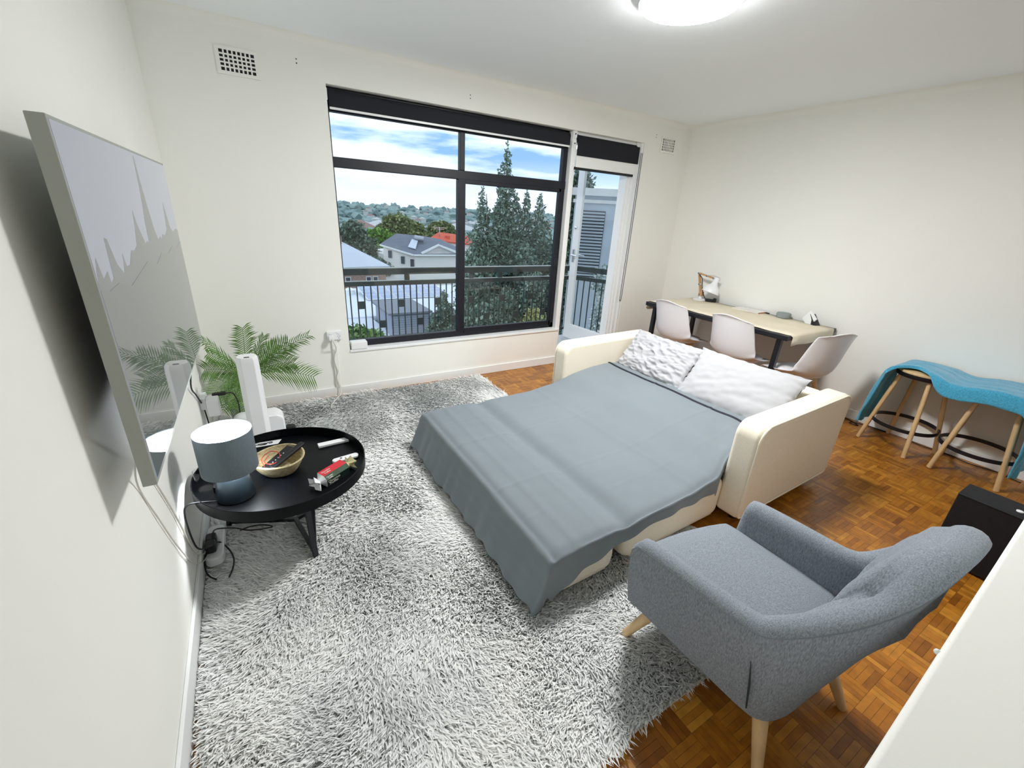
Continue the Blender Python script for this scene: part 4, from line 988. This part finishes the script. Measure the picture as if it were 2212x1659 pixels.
# ================================================================== OUTSIDE
M_conc = mat('concrete', lin(190,192,190), .9, noise=(3,.1))
struct(MB().box(.2,5.4,DY+.25,5.0,-.25,-.06).build('balcony_floor', M_conc))
M_rail = mat('railing_bronze', lin(52,58,56), .5)
rl = thing('balcony_railing', 'dark metal balcony railing with slim balusters and square plates', 'railing', (2.5,4.9,-.06))
def Rl(x, y, z): return (x-2.5, y-4.9, z+.06)
XE = 4.36
MB().box(.3-2.5,XE-2.5,-.012,.012,.905+.06,.975+.06).build('top_rail', M_rail, rl); MB().box(.3-2.5,XE-2.5,-.03,.03,.972+.06,.982+.06).build('handrail_cap', mat('rail_cap', lin(150,158,156), .35, .4), rl)
MB().box(.3-2.5,XE-2.5,-.012,.012,.785+.06,.836+.06).build('mid_rail', M_rail, rl); MB().box(.3-2.5,XE-2.5,-.02,.02,.834+.06,.841+.06).build('mid_rail_cap', MATS['rail_cap'], rl)
MB().box(.3-2.5,XE-2.5,-.012,.012,.06+.06,.09+.06).build('bottom_rail', M_rail, rl)
A0, A1 = Vector((XE,4.9,0)), Vector((4.80,3.98,0))
for z0, z1, nm in ((.905,.975,'top_rail'),(.785,.836,'mid_rail'),(.06,.09,'bottom_rail')):
    MB().beam(Rl(A0.x,A0.y,(z0+z1)/2), Rl(A1.x,A1.y,(z0+z1)/2), .024, z1-z0).build(nm, M_rail, rl)
for x in (.70,1.106,1.93,2.75,3.16,3.98): MB().box(x-.028-2.5,x+.028-2.5,-.010,.010,.836+.06,.906+.06).build('rail_spacer', M_rail, rl)
bm_ = MB().box(-.006,.006,-.006,.006,.09+.06,.785+.06).build('baluster', M_rail, rl); bm_.location = Rl(1.365-.075*12,4.9,0); bm_.location.z = 0
k = -11
while 1.365+.075*k < XE:
    o = bm_.copy(); COL.objects.link(o); o.parent = rl; o.location = (1.365+.075*k-2.5,0,0); k += 1
for q in range(1,11):
    p = A0.lerp(A1, q/11); o = bm_.copy(); COL.objects.link(o); o.parent = rl; o.location = (p.x-2.5,p.y-4.9,0)
pm = MB().box(-.034,.034,-.008,.008,-.042,.042).build('square_plate', M_rail, rl); first = True
for n in range(-2,7):
    for x, z in ((1.402+.45*n,.575),(1.627+.45*n,.345)):
        if not .35 < x < XE: continue
        o = pm if first else pm.copy()
        if not first: COL.objects.link(o); o.parent = rl
        first = False; o.location = (x-2.5,0,z+.06)

# terrain, far hills
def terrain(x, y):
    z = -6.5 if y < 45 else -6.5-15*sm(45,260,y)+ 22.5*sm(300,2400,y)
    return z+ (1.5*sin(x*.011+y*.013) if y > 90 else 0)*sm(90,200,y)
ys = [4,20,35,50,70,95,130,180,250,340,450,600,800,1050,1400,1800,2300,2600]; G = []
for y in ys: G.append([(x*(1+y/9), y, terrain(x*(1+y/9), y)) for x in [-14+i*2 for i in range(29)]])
M_ground = mat('valley_ground', lin(112,128,122), .95, noise=(.02,.25,6))  # muted blue-green: distance haze is mixed into the ground colour
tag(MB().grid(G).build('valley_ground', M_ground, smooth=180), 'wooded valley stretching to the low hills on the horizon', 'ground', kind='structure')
M_leafattr = {}
def leafmat(name, a, b, c):
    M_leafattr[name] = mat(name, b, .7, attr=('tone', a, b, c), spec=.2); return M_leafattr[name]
M_far = leafmat('hazed_canopy', lin(104,128,130), lin(126,150,150), lin(150,170,166))  # aerial haze painted into the leaf colours as a blue-grey tint
M_euc = leafmat('eucalypt_leaves', lin(70,88,52), lin(112,126,78), lin(160,166,112))
M_brt = leafmat('bright_leaves', lin(66,108,44), lin(104,146,62), lin(156,190,98))
M_gry = leafmat('grey_green_leaves', lin(62,80,70), lin(100,120,104), lin(148,164,144))
M_con = leafmat('conifer_leaves', lin(72,94,86), lin(118,140,124), lin(168,184,166))
M_yel = leafmat('yellowing_leaves', lin(110,124,72), lin(170,176,120), lin(214,212,168))
M_bark = mat('bark', lin(104,96,86), .9, noise=(8,.3))
def leaves(blobs, count, size, m, parent, seed, name='foliage', elong=1.8, up=0.0):
    r = np.random.default_rng(seed); C = np.array([b[:3] for b in blobs]); Rd = np.array([b[3:6] for b in blobs]); vol = np.prod(Rd, 1)**.75; pr_ = vol/vol.sum()
    idx = r.choice(len(blobs), count, p=pr_); d = r.normal(size=(count,3)); d /= np.linalg.norm(d,axis=1)[:,None]
    rad = r.uniform(.35,1,count)**.5; P_ = C[idx]+Rd[idx]*d*rad[:,None]*(1+.12*r.normal(size=(count,1)))
    a = d*.7+r.normal(size=(count,3))*.8; a[:,2] += up; a /= np.linalg.norm(a,axis=1)[:,None]
    b = np.cross(a, r.normal(size=(count,3))); b /= np.linalg.norm(b,axis=1)[:,None]
    s = size*r.uniform(.6,1.4,count)[:,None]
    V = np.stack([P_-a*s*elong*.5, P_+b*s*.5, P_+a*s*elong*.5, P_-b*s*.5], 1); F = np.arange(count*4).reshape(-1,4)
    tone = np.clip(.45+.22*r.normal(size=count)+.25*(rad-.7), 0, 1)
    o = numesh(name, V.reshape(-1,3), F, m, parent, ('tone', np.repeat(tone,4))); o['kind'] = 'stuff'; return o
def tree(name, label, base, blobs, count, size, m, seed, trunk_r=.25, top=None, cat='tree', group=None, branch=0):
    t = thing(name, label, cat, base, 0, group); B_ = Vector(base); bl = [(b[0]-B_.x,b[1]-B_.y,b[2]-B_.z)+tuple(b[3:]) for b in blobs]
    tz_ = (top if top is not None else max(b[2] for b in bl))
    MB().tube([(0,0,0),(0,0,tz_*.5),(bl[0][0]*.5,bl[0][1]*.5,tz_*.92)], [trunk_r,trunk_r*.7,trunk_r*.2], 8).build('trunk', M_bark, t, smooth=60)
    leaves(bl, count, size, m, t, seed); return t
# far canopy over the valley
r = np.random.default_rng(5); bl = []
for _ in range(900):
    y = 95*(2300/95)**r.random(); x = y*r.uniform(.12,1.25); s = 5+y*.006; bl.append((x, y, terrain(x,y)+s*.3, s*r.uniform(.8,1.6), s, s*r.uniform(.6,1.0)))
def blobmesh(bl, m, name, seed):
    ico = bmesh.new(); bmesh.ops.create_icosphere(ico, subdivisions=2, radius=1); v0 = np.array([v.co[:] for v in ico.verts]); f0 = np.array([[v.index for v in f.verts] for f in ico.faces]); ico.free()
    r = np.random.default_rng(seed); V = []; F = []; A = []
    for i, b in enumerate(bl):
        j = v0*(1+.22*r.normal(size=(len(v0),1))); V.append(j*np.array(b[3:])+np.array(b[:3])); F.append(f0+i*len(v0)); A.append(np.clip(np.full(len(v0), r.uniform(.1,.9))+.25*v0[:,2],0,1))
    return numesh(name, np.concatenate(V), np.concatenate(F), m, None, ('tone', np.concatenate(A)))
o = blobmesh(bl, M_far, 'valley_trees', 6); tag(o, 'treetops with blue-green haze in their colour, spread across the distant valley', 'trees', kind='stuff')
V = []; F = []; hb = MB(); M_fh = mat('far_house_wall', lin(200,200,200), .8); M_fr = mat('far_house_roof', lin(150,120,112), .8)
for _ in range(170):
    y = 120*(1500/120)**r.random(); x = y*r.uniform(.2,1.05); z = terrain(x,y)+3+y*.008; w, d, h = r.uniform(5,11), r.uniform(5,9), r.uniform(2.5,4)
    hb.box(x-w/2,x+w/2,y-d/2,y+d/2,z-3,z+h,M_fh); hb.add([(x-w*.55,y-d*.55,z+h),(x+w*.55,y-d*.55,z+h),(x+w*.55,y+d*.55,z+h),(x-w*.55,y+d*.55,z+h),(x,y,z+h+2)], [(0,1,4),(1,2,4),(2,3,4),(3,0,4)], M_fr if r.random() < .5 else M_fh)
tag(hb.build('valley_houses', None, fix=False), 'scattered pale houses among the distant treetops', 'houses', kind='stuff')
# mid-distance trees
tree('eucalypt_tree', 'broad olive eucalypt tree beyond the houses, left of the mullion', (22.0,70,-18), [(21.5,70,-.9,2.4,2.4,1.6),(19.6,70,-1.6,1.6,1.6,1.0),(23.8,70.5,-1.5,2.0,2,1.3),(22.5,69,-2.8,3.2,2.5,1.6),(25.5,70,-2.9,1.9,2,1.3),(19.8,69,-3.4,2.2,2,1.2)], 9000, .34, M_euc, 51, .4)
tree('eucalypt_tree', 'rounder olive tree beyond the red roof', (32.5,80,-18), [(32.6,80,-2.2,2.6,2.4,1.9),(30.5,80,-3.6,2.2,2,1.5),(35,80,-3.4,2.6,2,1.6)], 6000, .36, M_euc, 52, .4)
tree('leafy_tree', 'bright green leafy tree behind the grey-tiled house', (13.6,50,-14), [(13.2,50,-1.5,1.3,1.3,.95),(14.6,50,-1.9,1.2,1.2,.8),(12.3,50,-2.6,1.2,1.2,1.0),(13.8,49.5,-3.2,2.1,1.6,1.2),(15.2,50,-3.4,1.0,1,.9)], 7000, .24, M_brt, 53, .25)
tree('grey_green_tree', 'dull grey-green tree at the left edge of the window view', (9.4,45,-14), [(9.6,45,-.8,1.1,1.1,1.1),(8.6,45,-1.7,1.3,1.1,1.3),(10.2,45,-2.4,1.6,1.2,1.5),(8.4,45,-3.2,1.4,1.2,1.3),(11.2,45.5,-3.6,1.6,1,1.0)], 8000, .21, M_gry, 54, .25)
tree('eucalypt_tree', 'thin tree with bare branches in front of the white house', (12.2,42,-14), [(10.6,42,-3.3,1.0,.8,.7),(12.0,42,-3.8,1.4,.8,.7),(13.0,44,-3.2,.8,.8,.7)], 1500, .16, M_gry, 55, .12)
# tall tree in front of the right panes
def conifer():
    bx_, by_ = 9.9, 16.0; bl = []; r = random.Random(9)
    def spire(x, y, z0, z1, w):
        n = max(4, int((z1-z0)/.28))
        for i in range(n):
            t = i/(n-1); z = z0+(z1-z0)*t; rr_ = w*(1-t)**.75+.05
            bl.append((x+r.uniform(-.5,.5)*rr_*.5, y+r.uniform(-.5,.5)*rr_*.5, z, rr_*r.uniform(.75,1.1), rr_*.8, .26))
    spire(9.55,16,-1.5,4.0,1.0); spire(8.65,16.2,-1.8,2.55,.85); spire(9.2,15.8,-1,2.9,.7); spire(10.55,16,-1.5,2.6,.75); spire(11.25,16,-1.2,2.5,.75); spire(11.9,16.3,-1.5,1.5,.7); spire(8.2,16,-3,1.0,.7); spire(10.0,15.7,-3,2.0,.95)
    for _ in range(34): bl.append((r.uniform(8.0,12.3), 16+r.uniform(-.9,.9), r.uniform(-3.6,0), r.uniform(.5,.85), .7, r.uniform(.45,.75)))
    t = thing('tall_tree', 'tall dark green tree with pointed leaders outside the right panes', 'tree', (9.9,16,-6.5))
    b2_ = [(b[0]-9.9,b[1]-16,b[2]+6.5)+b[3:] for b in bl]
    b = MB()
    for x, z1 in ((9.55,10.3),(8.7,8.8),(10.55,8.9),(11.25,8.8)): b.tube([(0,0,0),((x-9.9)*.6,0,3.5),(x-9.9,0,z1)], [.2,.09,.012], 8)
    b.build('trunk', M_bark, t, smooth=60)
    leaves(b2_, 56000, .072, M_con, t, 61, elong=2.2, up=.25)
conifer()
tree('garden_bush', 'leafy green bush below the left window corner', (2.3,9,-4), [(2.15,9,-.92,.28,.3,.22),(2.42,9.1,-1.08,.35,.3,.24),(2.1,8.9,-1.28,.35,.3,.25),(2.62,9,-1.28,.3,.3,.2)], 3800, .05, leafmat('bush_leaves', lin(56,96,48), lin(104,142,78), lin(170,192,128)), 71, .05, cat='bush')
tree('garden_bush', 'low pale green bush along the foot of the railing', (3.3,9.2,-4), [(3.0,9.2,-1.38,.45,.3,.16),(3.5,9.2,-1.36,.4,.3,.15)], 2200, .045, M_yel, 72, .05, cat='bush')
tree('young_conifer', 'small feathery conifer in front of the flat white roof', (5.7,13,-6), [(5.7,13,-1.05,.10,.1,.25),(5.7,13,-1.4,.28,.25,.3),(5.6,13,-1.8,.42,.3,.35),(5.85,13,-2.15,.5,.35,.35),(5.35,13,-2.2,.35,.3,.3)], 4200, .06, M_con, 73, .06)
tree('pale_shrub', 'pale yellow-green shrub at the lower right of the panes', (7.3,10,-4), [(7.25,10,-1.05,.25,.25,.2),(7.45,10,-1.22,.28,.25,.2),(7.1,10,-1.3,.28,.25,.2)], 3000, .055, M_yel, 74, .05, cat='bush')
tree('dark_shrub', 'dark green shrub between the tall tree and the pale shrub', (6.6,11,-4.5), [(6.3,11.5,-1.5,.7,.5,.55),(7.2,11.5,-1.3,.7,.5,.7),(7.9,11,-.9,.5,.5,.9),(5.9,12,-2.0,.6,.5,.4),(7.0,11,-2.1,.9,.5,.4)], 6500, .075, M_con, 75, .08, cat='bush')
tree('leaning_tree', 'leafy tree visible in the gap beside the open door', (8.9,10.6,-5), [(8.95,10.6,2.3,.28,.4,.7),(8.9,10.6,1.2,.28,.4,.8),(8.9,10.6,.1,.3,.4,.8),(8.85,10.6,-.9,.33,.4,.7)], 7000, .07, M_gry, 76, .09)
tree('flowering_shrub', 'pale blossoming shrub low behind the door glass', (7.3,7.0,-4), [(7.3,7.0,-.55,.5,.4,.6),(6.9,6.8,-1.1,.4,.4,.5),(7.0,7.0,.35,.35,.3,.35)], 3600, .045, leafmat('blossom', lin(84,104,96), lin(150,164,156), lin(236,238,238)), 77, .05, cat='bush')

# white house with grey tiles, gable and solar tank
M_hwall = mat('house_render', lin(240,236,232), .85); M_tile = mat('grey_tiles', lin(104,110,124), .7, noise=((1.2,5,5),.15)); M_hwin = mat('dark_window', lin(70,78,90), .2)
wh = thing('white_house', 'two-storey white house with grey tiled roof and gable', 'house', (14.5,40,-8))
def H(x, y, z): return (x-14.5, y-40, z+8)
b = MB(); b.box(11.5-14.5,20-14.5,2.0,9,0,5.5); b.add([H(11.5,42,-8),H(13.87,40,-8),H(18.5,40,-8),H(20,42,-8),H(11.5,42,-1.75),H(13.87,40,-2.42),H(18.5,40,-2.42),H(20,42,-2.42)], [(0,1,5,4),(1,2,6,5),(2,3,7,6)]); b.build('walls', M_hwall, wh, fix=False)
b = MB(); b.add([H(11.3,42.2,-1.62),H(13.7,39.8,-2.30),H(18.6,39.8,-2.32),H(20.2,42,-2.3),H(13.35,44,-.75),H(16.2,44,-.95),H(18,44,-1.2),H(20.5,48,-2)], [(0,1,4),(1,2,5),(1,5,4),(2,3,6),(2,6,5)]); b.build('tiled_roof', M_tile, wh, fix=False, solid=.12)
b = MB(); b.add([H(14.35,39.7,-2.10),H(16.1,39.7,-1.33),H(18.2,39.7,-2.02),H(14.5,39.7,-2.24),H(16.1,39.7,-1.50),H(18.0,39.7,-2.2)], [(0,1,4,3),(1,2,5,4)]); b.build('gable_trim', M_trim, wh, fix=False, solid=.15)
MB().add([H(14.6,39.85,-2.24),H(16.1,39.85,-1.52),H(17.9,39.85,-2.2)], [(0,1,2)]).build('gable_infill', mat('gable_boards', lin(206,204,204), .8, noise=((3,3,40),.2)), wh, fix=False, solid=.06)
MB().beam(H(13.65,39.75,-2.34), H(18.5,39.75,-2.34), .16,.14).build('gutter', M_trim, wh); MB().beam(H(11.25,42.2,-1.66), H(13.65,39.75,-2.34), .16,.14).build('gutter', M_trim, wh)
for xw, yw, z0, z1 in ((12.0,41.55,-2.75,-2.1),(12.95,40.75,-3.2,-2.55),(13.65,40.15,-3.5,-2.75)):
    MB().beam(H(xw,yw,z0), H(xw,yw,z1), .32,.2, up=(.64,.77,0)).build('window', M_hwin, wh)
tank = MB(); tank.tube([H(14.75,42.6,-.98),H(15.55,42.2,-1.10)], .26, 18); tank.build('solar_tank', mat('tank_steel', lin(168,172,180), .35, .6), wh, smooth=40)
MB().add([H(13.55,41.0,-1.72),H(14.15,40.6,-1.88),H(14.95,42.2,-1.25),H(14.45,42.5,-1.12)], [(0,1,2,3)]).build('solar_collector', mat('collector', lin(196,206,220), .25), wh, fix=False, solid=.06)
# red roofed house behind
rh_ = thing('red_roof_house', 'house with orange-red tiled roof behind the white house', 'house', (18.5,47,-8))
b = MB(); b.add([(-.6-.2,0,6.55),(1.3,2,7.25),(5.0,2,6.9),(5,0,6.1),(-.2,0,6.3)], [(0,1,2,3)]); b.build('tiled_roof', mat('red_tiles', lin(212,96,72), .75, noise=((6,2,8),.15)), rh_, fix=False, solid=.15)
MB().box(-.3,5,.3,3,0,6.2).build('walls', M_hwall, rh_); MB().box(1.7,2.1,.6,1.0,6.5,7.0).build('chimney', MATS['red_tiles'], rh_)
an = MB(); an.tube([(1.0,1,6.4),(1.0,1,7.9)], .03, 6)
for z, w in ((7.85,.9),(7.7,.6)): an.tube([(1-w,1,z),(1+w,1,z-.05)], .02, 6)
an.build('antenna', M_steel, rh_)
# left house, grey roof, brick wall
M_brick = mat('far_brick', lin(176,148,138), .9, noise=(9,.2)); M_metal = mat('pale_roof', lin(196,202,214), .6)
lh = thing('brick_house', 'brick house with pale hipped roof at the left of the view', 'house', (6.5,30,-8))
b = MB(); b.add([(-2.5,-.6,5.86),(2.05,-.6,5.93),(2.05,6,5.9),(-2.5,6,5.9),(-2,2.5,7.25),(-.35,2.5,7.22)], [(0,1,5,4),(1,2,5),(2,3,4,5)]); b.build('hip_roof', M_metal, lh, fix=False, solid=.1)
MB().box(-2.5,1.9,0,5.5,0,5.8).build('brick_wall', M_brick, lh)
MB().beam((-2.5,-.62,5.8),(2.05,-.62,5.86),.1,.12).build('gutter', mat('gutter_grey', lin(96,100,108), .6), lh)
for x in (-.78,.55,1.0): f_ = MB().box(x,x+.36,-.03,.05,4.7,5.25).build('window', M_trim, lh); MB().box(x+.05,x+.31,-.05,-.02,4.76,5.2).build('pane', M_hwin, f_)
MB().box(-1.0,-.4,2.2,2.8,6.5,7.65).build('chimney', M_brick, lh)
# flat white roof with solar panels
fr = thing('flat_roof_building', 'white low-pitched roof with a row of solar panels', 'building', (7.5,23,-8))
MB().box(-5.0,4.6,-3.5,4.0,4.8,5.0).build('roof_sheet', mat('white_roofing', lin(226,232,242), .5, noise=((9,.5,1),.03)), fr); MB().box(-4.8,4.4,-3.2,3.8,0,4.8).build('walls', M_hwall, fr)
M_pv = mat('solar_panel', lin(150,166,200), .2, noise=((6,6,6),.05)); 
for i in range(6):
    x = -2.0+i*.78; q = Matrix.Translation((x,.2,5.06)) @ Matrix.Rotation(radians(6),4,'X')
    pf = MB().box(0,.74,-.2,2.6,0,.05,M=q).build('solar_panel', M_trim, fr); MB().box(.03,.71,-.17,2.57,.045,.06,M=q).build('solar_glass', M_pv, pf)
    for yy in (.5,1.2,1.9): MB().box(.03,.71,yy,yy+.03,.058,.064,M=q).build('grid_line', M_trim, pf)
MB().lathe([(.28,0),(.28,.22),(.34,.24),(.1,.34),(0,.35)], 16, (-2.45,2.2,5.0)).build('roof_vent', M_trim, fr, smooth=40)
# lower shed with grey boards
ls = thing('board_shed', 'grey weatherboard shed with pale low roof below the balcony', 'shed', (5.8,17,-8))
MB().box(-.75,.85,0,2.5,0,5.55).build('wall', mat('shed_wall', lin(150,156,172), .8), ls)
pm_ = None
for i in range(9):
    q = MB().box(-.74,.84,-.03,.0,4.68+i*.095,4.765+i*.095, M=Matrix.Rotation(0,4,'X')).build('weatherboard', mat('board_grey', lin(168,174,190), .7) if i == 0 else MATS['board_grey'], ls)
MB().box(-.9,.95,-.15,2.6,5.60,5.68).build('shed_roof', mat('shed_roof', lin(124,130,142), .6), ls)
al = thing('awning_roof', 'pale flat awning roof left of the grey shed', 'roof', (4.4,18.5,-8))
MB().add([(-1.2,-1.6,4.55),(.95,-1.9,4.5),(.35,1.4,4.95),(-1.2,1.4,5.0)], [(0,1,2,3)]).build('awning_sheet', mat('awning_white', lin(224,230,240), .6), al, fix=False, solid=.08)
for x in (-.8,.1,.8): MB().box(x,x+.08,-1.6,-1.5,0,4.5).build('post', M_black, al)
# neighbouring building seen through the door glass
nb = thing('louvred_building', 'grey neighbouring building with a louvred window beyond the door', 'building', (7.75,9.3,-6), radians(-41))
MB().box(0,5,0,5,0,8.32).build('facade', mat('facade_grey', lin(158,168,176), .8, noise=(2,.06)), nb)
MB().box(-.08,5.1,-.10,.3,8.15,8.32).build('cornice', M_conc, nb); MB().box(-.04,5.0,-.05,.2,7.98,8.06).build('cornice', M_conc, nb)
MB().box(.22,.80,-.03,0,6.1,7.80).build('louvre_recess', M_dark, nb)
for i in range(22): MB().box(.23,.79,-.05,-.02,-.005,.030,M=Matrix.Translation((0,-.01,6.14+i*.077)) @ Matrix.Rotation(.5,4,'X')).build('louvre_slat', MATS['facade_grey'], nb)
